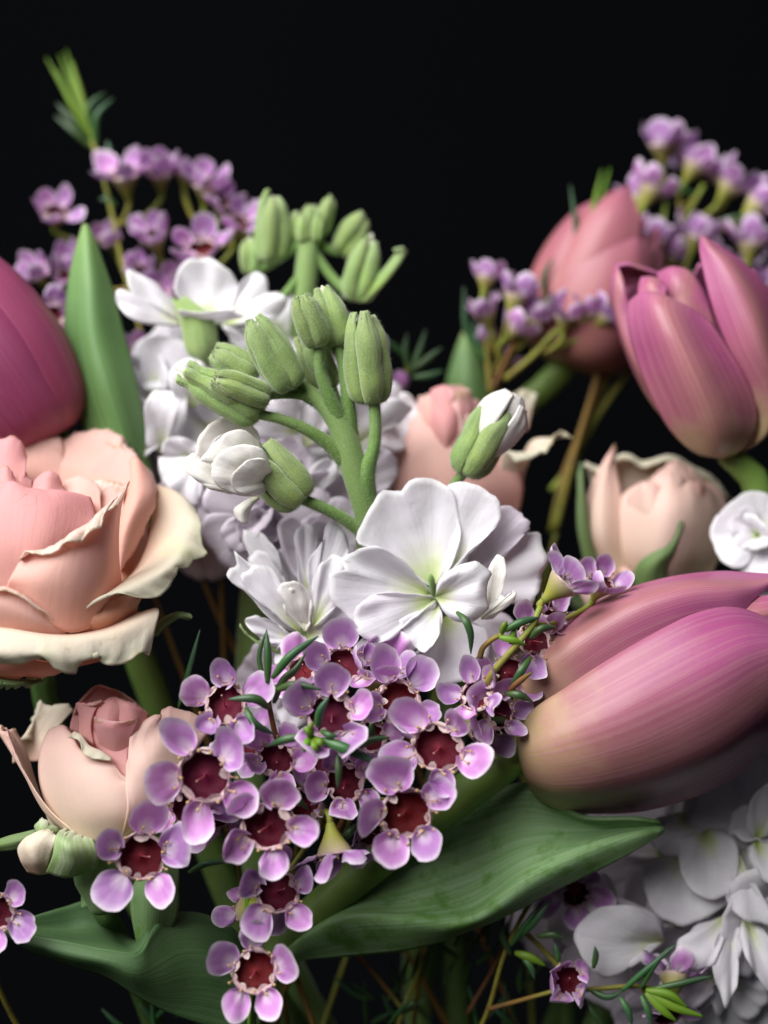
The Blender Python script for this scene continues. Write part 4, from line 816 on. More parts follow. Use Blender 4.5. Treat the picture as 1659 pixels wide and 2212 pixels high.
fp((405, 835, 1.25), [(330, 800, 1.1), (262, 755, .95), (130, 620, .85), (52, 535, .85), (95, 515, .9), (83, 430, 1.05), (130, 470, 1.0), (240, 545, .95), (330, 700, 1.0), (345, 760, 1.1), (390, 810, 1.2)], seed=24, parent=c2, bulge=.0008, ruf=.0015)
fp((392, 855, 1.15), [(350, 838, 1.05), (230, 750, .9), (150, 748, .8), (140, 775, .8), (200, 840, .8), (270, 872, .85), (340, 892, 1.0)], seed=25, parent=c2)
fp((430, 815, 1.05), [(345, 765, .95), (300, 650, .85), (298, 595, .85), (345, 575, .8), (420, 605, .8), (445, 660, .85), (446, 760, .95)], mat='cream', seed=26, parent=c2, bulge=.0012)
fp((415, 815, .95), [(370, 745, .85), (325, 640, .75), (345, 607, .7), (400, 650, .72), (440, 720, .8), (440, 780, .9)], mat='cream', seed=27, parent=c2, bulge=-.001)
fp((420, 850, 1.1), [(435, 780, 1.05), (480, 700, 1.0), (560, 635, 1.0), (640, 690, .95), (655, 760, .9), (600, 800, .9), (520, 860, .95), (445, 872, 1.05)], seed=28, parent=c2, ruf=.002)
fp((430, 770, 1.8), [(330, 660, 1.8), (245, 490, 1.9), (300, 425, 1.9), (390, 440, 1.9), (480, 425, 1.9), (560, 490, 1.85), (540, 620, 1.8), (470, 730, 1.8)], seed=31, parent=c2, ruf=.003)
fp((470, 770, 1.5), [(480, 650, 1.4), (560, 525, 1.5), (640, 545, 1.5), (665, 640, 1.4), (610, 745, 1.4), (520, 795, 1.45)], seed=32, parent=c2, ruf=.0025)
fp((400, 800, 1.5), [(300, 720, 1.4), (200, 600, 1.4), (150, 480, 1.5), (210, 440, 1.45), (290, 520, 1.4), (360, 650, 1.4)], seed=33, parent=c2, ruf=.002)
fp((400, 825, 1.05), [(310, 770, .85), (185, 650, .78), (118, 565, .78), (160, 505, .82), (235, 500, .85), (300, 580, .85), (350, 690, .88), (395, 780, .95)], seed=34, parent=c2, ruf=.002, bulge=.0012)
fp((455, 790, .95), [(440, 660, .85), (470, 530, .82), (550, 455, .85), (628, 490, .88), (640, 590, .9), (570, 690, .9), (490, 770, .92)], seed=35, parent=c2, ruf=.002, bulge=.0015)
fp((405, 868, 1.1), [(455, 878, 1.05), (530, 900, .95), (500, 1000, .85), (380, 1060, .85), (275, 970, .85), (282, 905, .9), (350, 875, 1.0)], seed=29, parent=c2)
fp((440, 1000, 1.4), [(380, 1050, 1.3), (300, 1120, 1.2), (283, 1200, 1.15), (330, 1275, 1.1), (430, 1240, 1.1), (470, 1130, 1.2), (470, 1040, 1.3)], seed=30, parent=c2)
S.add('sepal', loft([[z5(*p) for p in r] for r in [[(300, 900, 1.1), (310, 915, 1.0)], [(220, 870, .85), (230, 890, .85)], [(140, 820, .8), (150, 835, .8)], [(110, 790, .8), (112, 775, .8)]]], 6, 16), M['fuzz'], parent=c2, thick=.0005)
# blooms low on the same stem, behind
for k, (x, y, d, f, r) in enumerate([(560, 1120, 2.6, (0, -.1, .9), 120), (700, 1180, 2.4, (.1, .2, .9), 110), (1090, 1450, 1.9, (.3, -.2, .8), 110), (620, 1480, 2.2, (-.2, -.3, .9), 110)]):
    stock_flower(S, D(x, y, d), camdir(f), px(r, d), seed=300 + k, mat='lilac' if k != 2 else 'white')

def stock(label, flowers, buds, stem_pts, seed=0, extra=None):
    ft = foot()
    t = Thing('stock_flower_stem', label, 'stock flower', ft, 'white stocks in the bouquet')
    sp = [D(*p) for p in stem_pts] + [np.array([ft[0] * 1.5, ft[1], .13]), ft]
    t.add('stem', tube(sp[::-1], [.0028, .003, .003, .0022], n=11, m=50, bump=.03), M['stockstem'])
    C = catmull(sp, 80)
    for k, (x, y, d, f, r, *m) in enumerate(flowers):
        c = D(x, y, d); fd = camdir(f)
        stock_flower(t, c, fd, px(r, d), seed=seed + k, mat=m[0] if m else 'white', n_in=m[1] if len(m) > 1 else 5, cup=m[2] if len(m) > 2 else 18)
        a = c - fd * px(r, d) * .72
        w = C[np.argmin(np.linalg.norm(C - a + np.array([0, 0, -.006]), axis=1))]
        t.add('pedicel', tube([w, (w + a) / 2 - np.array([0, 0, .001]), a], [px(10), px(9), px(9)], n=8, m=10), M['stockstem'])
    for k, (b, tp, r, wh) in enumerate(buds):
        bb = D(*b); bud(t, bb, D(*tp), px(r * .85, b[2]), white=wh, seed=seed + 20 + k, hairs=0)
        w = C[np.argmin(np.linalg.norm(C - bb + np.array([0, 0, -.012]), axis=1))]
        t.add('pedicel', tube([w, w * .45 + bb * .55 - np.array([0, 0, .001]), bb], [px(13), px(12), px(12)], n=8, m=14), M['stockstem'])
    return t
SB = stock('blurred white stock stem with small green buds behind the fuzzy buds',
   [(335, 900, 4.0, (-.6, .25, .75), 120, 'white', 1), (470, 930, 4.0, (-.1, .3, .95), 130, 'white', 1), (390, 790, 4.2, (-.2, .5, .8), 100, 'white', 1),
    (625, 880, 4.0, (.1, .2, .95), 140, 'white', 1), (720, 990, 3.8, (.2, .0, .95), 130, 'white', 2), (560, 1040, 3.6, (-.1, -.1, .95), 140, 'lilac', 2), (425, 1060, 3.7, (-.5, -.2, .8), 120, 'lilac', 1),
    (810, 910, 3.9, (.4, .3, .8), 90, 'white', 2), (590, 735, 4.2, (.1, .6, .75), 120, 'white', 1), (760, 740, 4.3, (.5, .5, .6), 70, 'white', 1), (690, 1110, 3.1, (.1, -.4, .9), 115, 'lilac', 1), (430, 1170, 3.5, (-.2, -.6, .7), 90, 'lilac', 1)],
   [((587, 562, 4.2), (590, 425, 4.2), 40, 0), ((735, 545, 4.4), (785, 470, 4.4), 34, 0), ((765, 645, 4.1), (800, 520, 4.0), 40, .12), ((560, 685, 3.8), (560, 620, 3.8), 26, 0),
    ((648, 520, 4.3), (636, 460, 4.3), 17, 0), ((690, 505, 4.3), (712, 430, 4.3), 19, 0), ((668, 500, 4.4), (672, 448, 4.4), 18, 0), ((655, 520, 4.1), (655, 470, 4.1), 15, 0), ((685, 520, 4.1), (690, 465, 4.1), 14, 0),
    ((545, 590, 4.6), (540, 525, 4.6), 26, .2)],
   [(668, 500, 4.3), (662, 580, 4.2), (655, 660, 4.2), (640, 800, 4.3), (600, 1000, 4.4), (560, 1200, 4.0), (540, 1500, 3.4), (560, 1900, 3.4)], seed=400)
def lay(t, f, lst, seed, u_, dd=0):
    for k, (b_, bo, bu, mt) in enumerate(lst):
        if k % 3 == 0: root = t.add('flower', tube([f(b_[0], b_[1], b_[2] + dd + .9), f(b_[0], b_[1], b_[2] + dd + .35), f(b_[0], b_[1], b_[2] + dd + .02)], [px(8), px(12), px(7)], n=8, m=8), M['stockstem'])
        dl = b_[2]; P_ = []
        for p in bo:
            if len(p) == 3: dl = p[2]
            P_.append(f(p[0], p[1], dl + dd))
        t.add('petal', fan(f(b_[0], b_[1], b_[2] + dd), P_, nu=38, nv=16, bulge=(0, -bu, 0), ruf=.0022, rf=5.5, seed=seed + k, wr=.0005, ws=150, jag=.04), M[mt], parent=root, thick=.00018)
lay(SB, z3, [((60, 1600, 3.2), [(-40, 1560, 3.0), (-30, 1300, 2.8), (10, 1238, 2.8), (110, 1240, 2.8), (158, 1330, 2.8), (130, 1460, 2.9), (80, 1590, 3.1)], .002, 'white'),
    ((240, 1340, 3.4), [(110, 1250, 3.0), (100, 1130, 3.0), (180, 1060, 3.0), (290, 1070, 3.0), (340, 1150, 3.1), (320, 1260, 3.2)], .0015, 'white'),
    ((230, 1640, 3.1), [(60, 1600, 2.8), (70, 1530, 2.8), (160, 1505, 2.8), (280, 1560, 2.8), (300, 1650, 3.0)], .001, 'white'),
    ((300, 1620, 3.0), [(30, 1620, 2.7), (50, 1740, 2.6), (150, 1860, 2.6), (245, 1905, 2.6), (285, 1840, 2.7), (300, 1700, 2.9)], .002, 'white'),
    ((300, 1760, 3.1), [(265, 1850, 2.8), (280, 2000, 2.7), (340, 2120, 2.7), (420, 2170, 2.7), (440, 2050, 2.8), (390, 1850, 3.0)], .0015, 'lilac'),
    ((850, 1480, 3.0), [(760, 1530, 2.8), (650, 1525, 2.7), (560, 1450, 2.6), (610, 1330, 2.6), (720, 1285, 2.6), (850, 1290, 2.6), (880, 1380, 2.8)], .002, 'white'),
    ((880, 1560, 3.0), [(840, 1420, 2.7), (870, 1300, 2.7), (980, 1300, 2.6), (1060, 1380, 2.6), (1060, 1500, 2.7), (980, 1560, 2.9)], .002, 'white'),
    ((880, 1700, 2.9), [(760, 1760, 2.7), (690, 1690, 2.6), (700, 1600, 2.6), (800, 1600, 2.6), (870, 1640, 2.8)], .0015, 'lilac'),
    ((900, 1860, 2.8), [(870, 1760, 2.5), (950, 1655, 2.5), (1065, 1640, 2.5), (1075, 1730, 2.5), (980, 1830, 2.6)], .0015, 'white'),
    ((860, 1880, 2.7), [(700, 1850, 2.4), (570, 1920, 2.3), (530, 2010, 2.3), (640, 2090, 2.3), (800, 2110, 2.3), (960, 2050, 2.3), (1000, 1950, 2.4)], .0025, 'lilac'),
    ((1180, 1560, 3.2), [(1150, 1400, 2.9), (1170, 1300, 2.9), (1300, 1290, 2.8), (1420, 1278, 2.8), (1515, 1335, 2.9), (1440, 1420, 3.0), (1330, 1480, 3.0), (1310, 1570, 3.1), (1220, 1600, 3.2)], .0015, 'white'),
    ((1150, 1800, 3.0), [(1160, 1640, 2.8), (1280, 1560, 2.8), (1400, 1600, 2.9), (1420, 1740, 2.9), (1320, 1830, 2.9), (1220, 1830, 3.0)], .0015, 'lilac'),
    ((560, 1020, 3.8), [(455, 990, 3.5), (460, 860, 3.5), (510, 790, 3.5), (620, 800, 3.5), (640, 900, 3.6), (600, 1000, 3.7)], .001, 'white'),
    ((560, 1960, 2.9), [(450, 1900, 2.6), (470, 1800, 2.6), (560, 1760, 2.6), (660, 1800, 2.6), (650, 1920, 2.8)], .0015, 'lilac')], 700, .372)
lay(SB, D, [((450, 700, 3.6), [(405, 672, 3.3), (378, 620, 3.3), (384, 576, 3.4), (415, 556, 3.4), (455, 557, 3.4), (492, 580, 3.4), (514, 622, 3.4), (500, 670, 3.4)], -.002, 'white'),
    ((410, 700, 3.6), [(385, 662, 3.4), (330, 610, 3.4), (276, 584, 3.5), (285, 625, 3.3), (320, 670, 3.3), (370, 698, 3.4)], .001, 'white'),
    ((410, 702, 3.5), [(350, 668, 3.2), (300, 640, 3.2), (256, 628, 3.2), (252, 655, 3.1), (285, 690, 3.1), (350, 704, 3.3)], .001, 'white'),
    ((480, 700, 3.6), [(498, 655, 3.5), (530, 600, 3.6), (560, 588, 3.6), (582, 625, 3.5), (575, 660, 3.5), (530, 690, 3.5)], .001, 'white'),
    ((480, 702, 3.5), [(530, 660, 3.4), (585, 632, 3.4), (622, 650, 3.3), (600, 682, 3.2), (540, 700, 3.3)], .001, 'white'),
    ((440, 705, 3.4), [(400, 690, 3.1), (385, 672, 2.9), (430, 676, 2.8), (500, 672, 2.9), (530, 685, 3.1)], .001, 'white'),
    ((330, 860, 3.8), [(300, 800, 3.6), (312, 740, 3.6), (365, 725, 3.6), (420, 760, 3.6), (420, 830, 3.7)], .0015, 'white')], 760, 1)
# reflexed sepal and calyx of the opening bloom at its tip
SB.add('sepal', loft([[D(*p) for p in r] for r in [[(770, 650, 4.0), (785, 652, 3.9), (800, 648, 4.0)], [(790, 620, 3.9), (815, 625, 3.8), (835, 600, 3.9)], [(835, 575, 3.9), (850, 580, 3.8), (868, 560, 3.9)], [(855, 545, 3.9), (868, 545, 3.85), (878, 540, 3.9)], [(850, 540, 3.8), (860, 536, 3.8), (870, 534, 3.8)]]], 10, 20), M['fuzz'], thick=.0006)
SB.add('sepal', loft([[D(*p) for p in r] for r in [[(370, 640, 3.4), (385, 650, 3.3), (400, 640, 3.4)], [(392, 700, 3.1), (425, 705, 2.9), (462, 695, 3.1)], [(405, 760, 3.1), (440, 765, 2.9), (470, 750, 3.1)], [(440, 790, 3.3), (450, 792, 3.2), (465, 785, 3.3)]]], 12, 18), M['fuzz'], thick=.0006)

SR = stock('white stock stem in the shade below the lying tulip',
   [(1640, 1790, 2.6, (-.2, .2, .95), 150, 'white', 3), (1350, 2010, 3.2, (-.1, -.1, .95), 150, 'lilac', 1), (1540, 1990, 3.0, (.0, -.1, 1), 150, 'white', 2),
    (1580, 2110, 2.6, (.1, -.35, .9), 140, 'white', 2), (1660, 1970, 2.3, (.1, -.2, .95), 140, 'white', 3), (1210, 1970, 3.6, (-.4, .1, .85), 110, 'lilac', 1), (1440, 1850, 3.6, (-.2, .2, .95), 190, 'lilac', 0, 2),
    (1580, 1690, 3.2, (.1, .4, .8), 140, 'white', 1), (1440, 2170, 3.0, (.0, -.4, .9), 120, 'lilac', 1)],
   [], [(1560, 1620, 3.6), (1540, 1750, 3.7), (1490, 1950, 3.7), (1400, 2200, 3.6)], seed=500)
lay(SR, z8, [((1110, 1330, 2.4), [(990, 1380, 2.0), (1000, 1490, 1.8), (1050, 1595, 1.7), (1140, 1635, 1.7), (1230, 1600, 1.7), (1265, 1500, 1.8), (1262, 1390, 1.9), (1200, 1330, 2.2)], .0025, 'white'),
    ((1010, 1440, 2.5), [(830, 1480, 2.3), (845, 1620, 2.0), (900, 1710, 1.9), (1000, 1765, 1.9), (1130, 1710, 1.9), (1260, 1620, 2.0), (1150, 1480, 2.3)], .002, 'white'),
    ((930, 1840, 2.0), [(860, 1850, 1.8), (760, 1935, 1.7), (680, 1995, 1.7), (560, 1900, 1.7), (518, 1820, 1.7), (560, 1735, 1.6), (700, 1665, 1.6), (850, 1690, 1.7), (930, 1760, 1.8)], .003, 'white'),
    ((1000, 1760, 2.2), [(900, 1740, 2.0), (750, 1640, 2.0), (640, 1640, 2.0), (560, 1720, 2.0), (700, 1760, 1.95), (900, 1800, 2.1)], .002, 'lilac'),
    ((1210, 1720, 1.9), [(1060, 1770, 1.7), (985, 1850, 1.6), (1030, 1945, 1.55), (1130, 1935, 1.55), (1180, 1850, 1.6), (1215, 1760, 1.8)], .0025, 'white'),
    ((1240, 1720, 1.8), [(1160, 1800, 1.6), (1140, 1900, 1.5), (1160, 2020, 1.5), (1205, 2125, 1.5), (1245, 2050, 1.5), (1270, 1900, 1.55), (1285, 1790, 1.65)], .002, 'white'),
    ((1290, 1720, 1.7), [(1270, 1820, 1.5), (1300, 1920, 1.4), (1350, 2000, 1.4), (1440, 2080, 1.4), (1450, 1900, 1.4), (1380, 1780, 1.55)], .002, 'white'),
    ((1270, 1440, 1.9), [(1230, 1540, 1.7), (1215, 1640, 1.6), (1250, 1710, 1.5), (1340, 1745, 1.5), (1430, 1760, 1.5), (1380, 1670, 1.55), (1310, 1570, 1.6), (1290, 1480, 1.8)], .002, 'white'),
    ((1345, 1380, 1.9), [(1300, 1330, 1.7), (1320, 1200, 1.6), (1390, 1120, 1.6), (1470, 1150, 1.6), (1470, 1330, 1.7)], .0015, 'white'),
    ((1345, 1390, 1.8), [(1310, 1420, 1.6), (1330, 1500, 1.5), (1400, 1580, 1.4), (1480, 1560, 1.4), (1480, 1420, 1.5)], .0015, 'white'),
    ((1160, 1990, 2.2), [(1030, 1930, 1.9), (930, 1980, 1.85), (900, 2080, 1.85), (980, 2160, 1.85), (1090, 2130, 1.85), (1150, 2060, 2.0)], .002, 'lilac'),
    ((1040, 1250, 2.6), [(900, 1280, 2.4), (870, 1380, 2.3), (950, 1450, 2.3), (1060, 1420, 2.3), (1110, 1320, 2.4)], .002, 'white')], 800, .479)
SE = stock('single white stock bloom at the foot of the upright pink tulip',
   [(1640, 1160, 3.0, (-.35, .3, .85), 95, 'white', 4), (1690, 1250, 3.2, (0, .1, 1), 90, 'white', 4)], [], [(1660, 1180, 3.6), (1670, 1400, 3.9), (1600, 1700, 4.1)], seed=600)

# ------------------------------------------------------------------ waxflowers
def wax_petal_mesh(seed, R=1.0):
    """round cupped petal, claw at the origin, growing along +x, unit flower radius"""
    rnd = random.Random(seed)
    n = 17; b = []; w0 = rnd.uniform(.285, .36); l0 = rnd.uniform(.315, .36); sk = rnd.uniform(-.05, .05); cup = rnd.uniform(.10, .20)
    for k in range(n):
        a = math.pi * 2 * (k + .6) / (n + .2) + math.pi
        w = w0 * rnd.uniform(.95, 1.05)
        x = l0 + l0 * math.cos(a) * rnd.uniform(.98, 1.03); y = w * math.sin(a) + sk * (1 + math.cos(a))
        r2 = ((x - .3) ** 2 + y ** 2) / .1
        b.append((max(x, .02), y, cup * r2 + rnd.uniform(-.015, .015)))
    G = fan((0, 0, 0.0), b, nu=30, nv=11, bulge=(0, 0, -.075), ruf=.15, rf=rnd.uniform(2.5, 6), seed=seed, wr=.016, ws=5, lip=rnd.uniform(-.10, .10), jag=.08)
    return mesh_grids('petal', [G])
WPET = [wax_petal_mesh(k) for k in range(16)]
for me in WPET: me.materials.append(M['wax'])
def lathe(prof, n=24, wob=0, seed=0):
    C = np.array(prof, float)
    G = np.zeros((len(C), n + 1, 3))
    for i, (r, z) in enumerate(C):
        for k in range(n + 1):
            a = 2 * math.pi * (k % n) / n
            rr = r * (1 + wob * mnoise.noise(Vector((math.cos(a) * 2, math.sin(a) * 2, i * .6 + seed))))
            G[i, k] = (rr * math.cos(a), rr * math.sin(a), z + wob * .3 * r * mnoise.noise(Vector((math.cos(a) * 3 + 4, math.sin(a) * 3, seed))))
    return G
CUP = mesh_grids('flower', [lathe([(.02, -.70), (.085, -.69), (.12, -.6), (.16, -.48), (.26, -.28), (.36, -.12), (.405, -.02), (.42, .03), (.40, .055)], 22, .05)])
CUP.materials.append(M['wax_cup'])
DISC = [mesh_grids('disc', [lathe([(.012, -.10), (.05, -.115), (.12, -.15), (.20, -.165), (.28, -.14), (.33, -.08), (.36, -.01), (.385, .04), (.402, .05)], 26, .10, k)]) for k in range(3)]
for me in DISC: me.materials.append(M['wax_disc'])
def rim_mesh(seed):
    rnd = random.Random(seed); gr = []
    for k in range(10):     # teeth of the rim leaning in over the disc
        a = 2 * math.pi * (k + rnd.uniform(-.15, .15)) / 10
        ca, sa = math.cos(a), math.sin(a); w = rnd.uniform(.06, .15); h = rnd.uniform(.02, .12); lean = rnd.uniform(-.14, .06)
        rows = []
        for v in np.linspace(0, 1, 6):
            ww = w * (1 - v ** 2.2) ** .6 + .008
            r = .405 + lean * v * 1.2; z = .03 + h * v
            rows.append([(r * ca - s * ww * sa, r * sa + s * ww * ca, z + .01 * rnd.uniform(-1, 1)) for s in np.linspace(-1, 1, 5)])
        gr.append(np.array(rows))
    gr.append(lathe([(.375, .035), (.39, .062), (.415, .068), (.435, .045), (.43, .01)], 30, .16, seed))
    return mesh_grids('rim', gr)
RIM = [rim_mesh(k) for k in range(3)]
for me in RIM: me.materials.append(M['wax_rim'])
def stamen_mesh(seed):
    rnd = random.Random(seed); gr = []
    for k in range(11):
        a = 2 * math.pi * (k + .5 + rnd.uniform(-.25, .25)) / 11
        d = np.array([math.cos(a), math.sin(a), 0]); tz = np.array([-math.sin(a), math.cos(a), 0]) * rnd.uniform(-.05, .05)
        inn = rnd.uniform(-.10, .12)
        p = [d * .40 + np.array([0, 0, .04]), d * (.44 + inn * .4) + tz * .5 + np.array([0, 0, .12]), d * (.42 + inn) + tz + np.array([0, 0, rnd.uniform(.14, .20)])]
        gr.append(tube(p + [p[-1] + d * .015 + np.array([0, 0, .012]), p[-1] + d * .035 + np.array([0, 0, .02]), p[-1] + d * .05 + np.array([0, 0, .025])], [.012, .010, .011, .030, .030, .012], n=6, m=12))
    return mesh_grids('stamens', gr)
STA = [stamen_mesh(k) for k in range(3)]
for me in STA: me.materials.append(M['stamen'])
STY = mesh_grids('style', [tube([(0, 0, -.12), (.02, .01, .02), (.09, .0, .16), (.12, 0, .22), (.125, 0, .235)], [.02, .012, .011, .011, .02], n=6, m=12)])
STY.materials.append(M['style'])

def sub(name, me, parent, mx):
    o = bpy.data.objects.new(name, me); col.objects.link(o); o.parent = parent
    o.matrix_basis = mx
    return o
WN = [0]
def wax(t, x, y, d, f, r, roll, open_=18, skip=(), detail=True, anchor=None, ped=True, ps=1.0):
    """one waxflower; (x, y) = middle of its dark disc; roll = direction in the picture of its first petal"""
    WN[0] += 1; rnd = random.Random(WN[0] * 13 + 5)
    c = D(x, y, d); z = camdir(f); R = px(r, d)
    # x axis: picture direction of roll, projected on the flower's plane
    pd = np.array([math.cos(R_(roll)), 0, math.sin(R_(roll))])
    xx = nrm(pd - z * np.dot(pd, z)); yy = np.cross(z, xx)
    m3 = Matrix(((xx[0], yy[0], z[0]), (xx[1], yy[1], z[1]), (xx[2], yy[2], z[2]))).to_4x4()
    sxy = rnd.uniform(.95, 1.06)
    mx = Matrix.Translation(Vector(c - t.L)) @ m3 @ Matrix.Diagonal((R * sxy, R / sxy, R, 1))
    fl = sub('flower', CUP, t.o, mx)
    dz = rnd.choice(DISC); sub('disc', dz, fl, Matrix.Rotation(rnd.uniform(0, 6), 4, 'Z'))
    sub('rim', rnd.choice(RIM), fl, Matrix.Rotation(rnd.uniform(0, 6), 4, 'Z'))
    st_ = sub('stamens', rnd.choice(STA), fl, Matrix.Rotation(rnd.uniform(0, 6), 4, 'Z')); st_['kind'] = 'stuff'
    sub('style', STY, fl, Matrix.Rotation(rnd.uniform(0, 6), 4, 'Z') @ Matrix.Rotation(R_(rnd.uniform(-14, 14)), 4, 'X'))
    for k in range(5):
        if k in skip: continue
        a = 2 * math.pi * k / 5 + rnd.uniform(-.10, .10)
        tilt = R_(open_ + rnd.uniform(-22, 22))
        s = rnd.uniform(.86, 1.10) * ps
        pm = Matrix.Rotation(a, 4, 'Z') @ Matrix.Translation((.40, 0, .01)) @ Matrix.Rotation(-tilt, 4, 'Y') @ Matrix.Rotation(R_(rnd.uniform(-22, 22)), 4, 'X') @ Matrix.Diagonal((s, s * rnd.uniform(.9, 1.08), s, 1))
        sub('petal', rnd.choice(WPET), fl, pm)
    if ped and anchor is not None:
        b = c - z * R * .68; a = np.asarray(anchor, float)
        L = np.linalg.norm(b - a)
        t.add('pedicel', tube([a, a * .5 + (b - z * min(L * .5, R * .8)) * .5, b - z * R * .15, b + z * R * .05], [px(6), px(6), px(7), px(8)], n=7, m=14), M['twig_green'])
    return fl
def needle(t, pts, r, mat='needle', f=D, k=1.0):
    P = [f(*p) for p in pts]
    if len(P) == 2:
        L = np.linalg.norm(P[1] - P[0]); rd = random.Random(int(P[0][0] * 1e6) + int(P[1][2] * 1e6))
        P = [P[0], (P[0] + P[1]) / 2 + np.array([rd.uniform(-.05, .05), rd.uniform(-.05, .0), rd.uniform(-.06, .06)]) * L, P[1]]
    return t.add('leaf', tube(P, [px(r * q * k) for q in (.45, .8, .95, 1, .95, .8, .5, .12)], n=6, m=14, flat=.75), M[mat])
def sprig(label, pts, rad=(5, 7, 8), mat='twig'):
    ft = foot()
    t = Thing('waxflower_sprig', label, 'waxflower', ft, 'waxflower sprigs in the bouquet')
    sp = [D(*p) for p in pts]
    sp += [np.array([ft[0] * 1.5 + sp[-1][0] * .15, ft[1], .13]), ft]
    t.path = catmull(sp, 80)
    t.add('stem', tube(sp[::-1], [px(r) for r in rad[::-1]], n=8, m=60), M[mat])
    return t
def twig(t, pts, r0, r1, mat='twig_green', f=D):
    P = [f(*p) for p in pts]
    t.add('twig', tube(P, [px(r0), px((r0 + r1) / 2), px(r1)], n=7, m=20), M[mat]); return P

# front cluster
W1 = sprig('lilac waxflower sprig spilling over the big tulip leaf', [(770, 1730, .0), (745, 1800, .6), (700, 1900, 1.9), (650, 2050, 2.4), (600, 2200, 2.6)])
an = D(770, 1720, .1); an2 = D(690, 1790, .3); an3 = D(900, 1640, .3)
wax(W1, 875, 1757, -1.1, (.12, .02, 1), 132, 100, 20, anchor=an)
wax(W1, 948, 1615, -.9, (-.05, .12, 1), 126, 55, 22, anchor=an3)
wax(W1, 745, 1692, -.35, (-.05, .25, .9), 100, 190, 28, anchor=an)
wax(W1, 862, 1518, -.3, (.25, .28, .85), 112, 45, 26, anchor=an3)
wax(W1, 578, 1783, -1.2, (-.12, .05, 1), 124, -6, 26, anchor=an2)
wax(W1, 600, 1925, -.8, (.1, .22, .95), 108, -58, 20, anchor=an2)
wax(W1, 722, 1840, -.7, (.15, -.95, .25), 92, -60, 12, anchor=an2)
wax(W1, 800, 1590, .4, (.1, .2, .9), 80, 20, 30, anchor=an)
wax(W1, 700, 1640, .3, (-.2, .3, .8), 85, 150, 34, anchor=an)
wax(W1, 660, 1740, .2, (-.2, .1, .9), 85, 80, 34, anchor=an2)
wax(W1, 800, 1800, .4, (.2, -.3, .9), 75, 300, 30, anchor=an)
wax(W1, 1040, 1570, .2, (.5, .0, .6), 90, 20, 30, anchor=an3)
twig(W1, [(770, 1730, .1), (690, 1790, .3)], 6, 6); twig(W1, [(770, 1730, .1), (830, 1690, .2), (900, 1640, .3)], 6, 6)
twig(W1, [(720, 1830, .4), (728, 1800, .0), (752, 1740, -.1), (760, 1690, -.1)], 7, 6, 'twig')
W2 = sprig('lilac waxflower sprig with dark needle leaves in front of the white stock blooms', [(640, 1640, .1), (650, 1700, .6), (640, 1850, 2.2), (610, 2100, 2.8)])
an = D(600, 1620, .0); an2 = D(690, 1600, .1)
wax(W2, 487, 1522, -.7, (-.05, .42, .9), 106, 90, 24, anchor=an)
wax(W2, 716, 1545, -.8, (-.02, .18, 1), 118, 86, 30, anchor=an2)
wax(W2, 595, 1640, -.4, (.05, .35, .9), 92, 60, 34, anchor=an)
wax(W2, 745, 1440, .2, (.0, .35, .85), 100, 92, 24, anchor=an2)
wax(W2, 815, 1450, .2, (.25, .75, .45), 100, 60, 48, anchor=an2)
wax(W2, 655, 1450, .5, (-.3, .4, .8), 80, 120, 20, anchor=an2)
wax(W2, 545, 1600, .5, (-.3, .2, .8), 80, 200, 20, anchor=an)
twig(W2, [(640, 1660, .1), (600, 1600, -.3), (585, 1540, -.5), (578, 1500, -.6), (575, 1470, -.6)], 7, 5, 'twig')
W3 = sprig('lilac waxflower sprig hanging in front of the closed peach rosebud', [(500, 1760, .2), (520, 1900, 1.2), (540, 2000, 2.2), (560, 2180, 2.6)])
an = D(470, 1760, .0)
wax(W3, 443, 1675, -1.2, (.02, .05, 1), 134, 117, 12, anchor=an)
wax(W3, 412, 1742, -.6, (-.1, -.2, .95), 100, 205, 20, anchor=an)
wax(W3, 305, 1850, -1.0, (.2, .12, .95), 122, 160, 18, anchor=an)
wax(W3, 470, 1765, -.2, (.3, -.6, .6), 85, -40, 15, anchor=an)
twig(W3, [(520, 1830, .5), (490, 1790, .2), (470, 1760, .0), (420, 1720, -.2)], 7, 5)
W4 = sprig('single lilac waxflower on a lime stalk below the folded leaf', [(538, 1880, .2), (535, 1935, -.1), (534, 1990, -.5), (540, 2030, -.6)], rad=(5, 6, 7, 7, 5), mat='needle_lime')
wax(W4, 550, 2098, -1.1, (.0, .28, .95), 112, 90, 34, anchor=D(540, 2035, -.6))
wax(W4, 545, 1965, .0, (-.25, -.45, -.85), 85, 200, 12, anchor=D(536, 1985, -.4))
W5 = sprig('waxflower sprig with a lone lilac bloom beside the tip of the folded dark leaf', [(-30, 2000, .2), (-20, 2080, .8), (60, 2250, 1.8)])
wax(W5, -8, 1968, -.8, (.15, .1, .95), 96, 42, 15, anchor=D(-30, 2010, .1))
W6 = sprig('waxflower twig with a yellow green cup between the white stock and the lying tulip', [(1060, 1500, .2), (1045, 1560, .9), (1020, 1640, 1.9), (960, 1800, 2.8), (900, 2150, 3)])
P = twig(W6, [(1040, 1510, .0), (1060, 1460, -.3), (1110, 1400, -.35), (1150, 1350, -.3), (1168, 1310, -.2)], 8, 7)
wax(W6, 1218, 1258, -.2, (.66, .62, .12), 88, 60, 35, anchor=P[4], ped=True)
wax(W6, 1300, 1262, .6, (.3, .7, .5), 70, 70, 40, anchor=P[3])
wax(W6, 1152, 1385, .2, (.35, .3, .75), 92, 40, 12, anchor=P[2])
wax(W6, 1100, 1455, .4, (.0, .2, .9), 85, 170, 15, anchor=P[1])
wax(W6, 1030, 1505, -.3, (-.25, .55, .6), 88, 110, 40, anchor=P[0])
wax(W6, 1075, 1540, -.1, (.4, .2, .7), 85, 10, 20, anchor=P[0])
wax(W6, 1195, 1340, .6, (.4, .5, .5), 75, 10, 30, anchor=P[2])
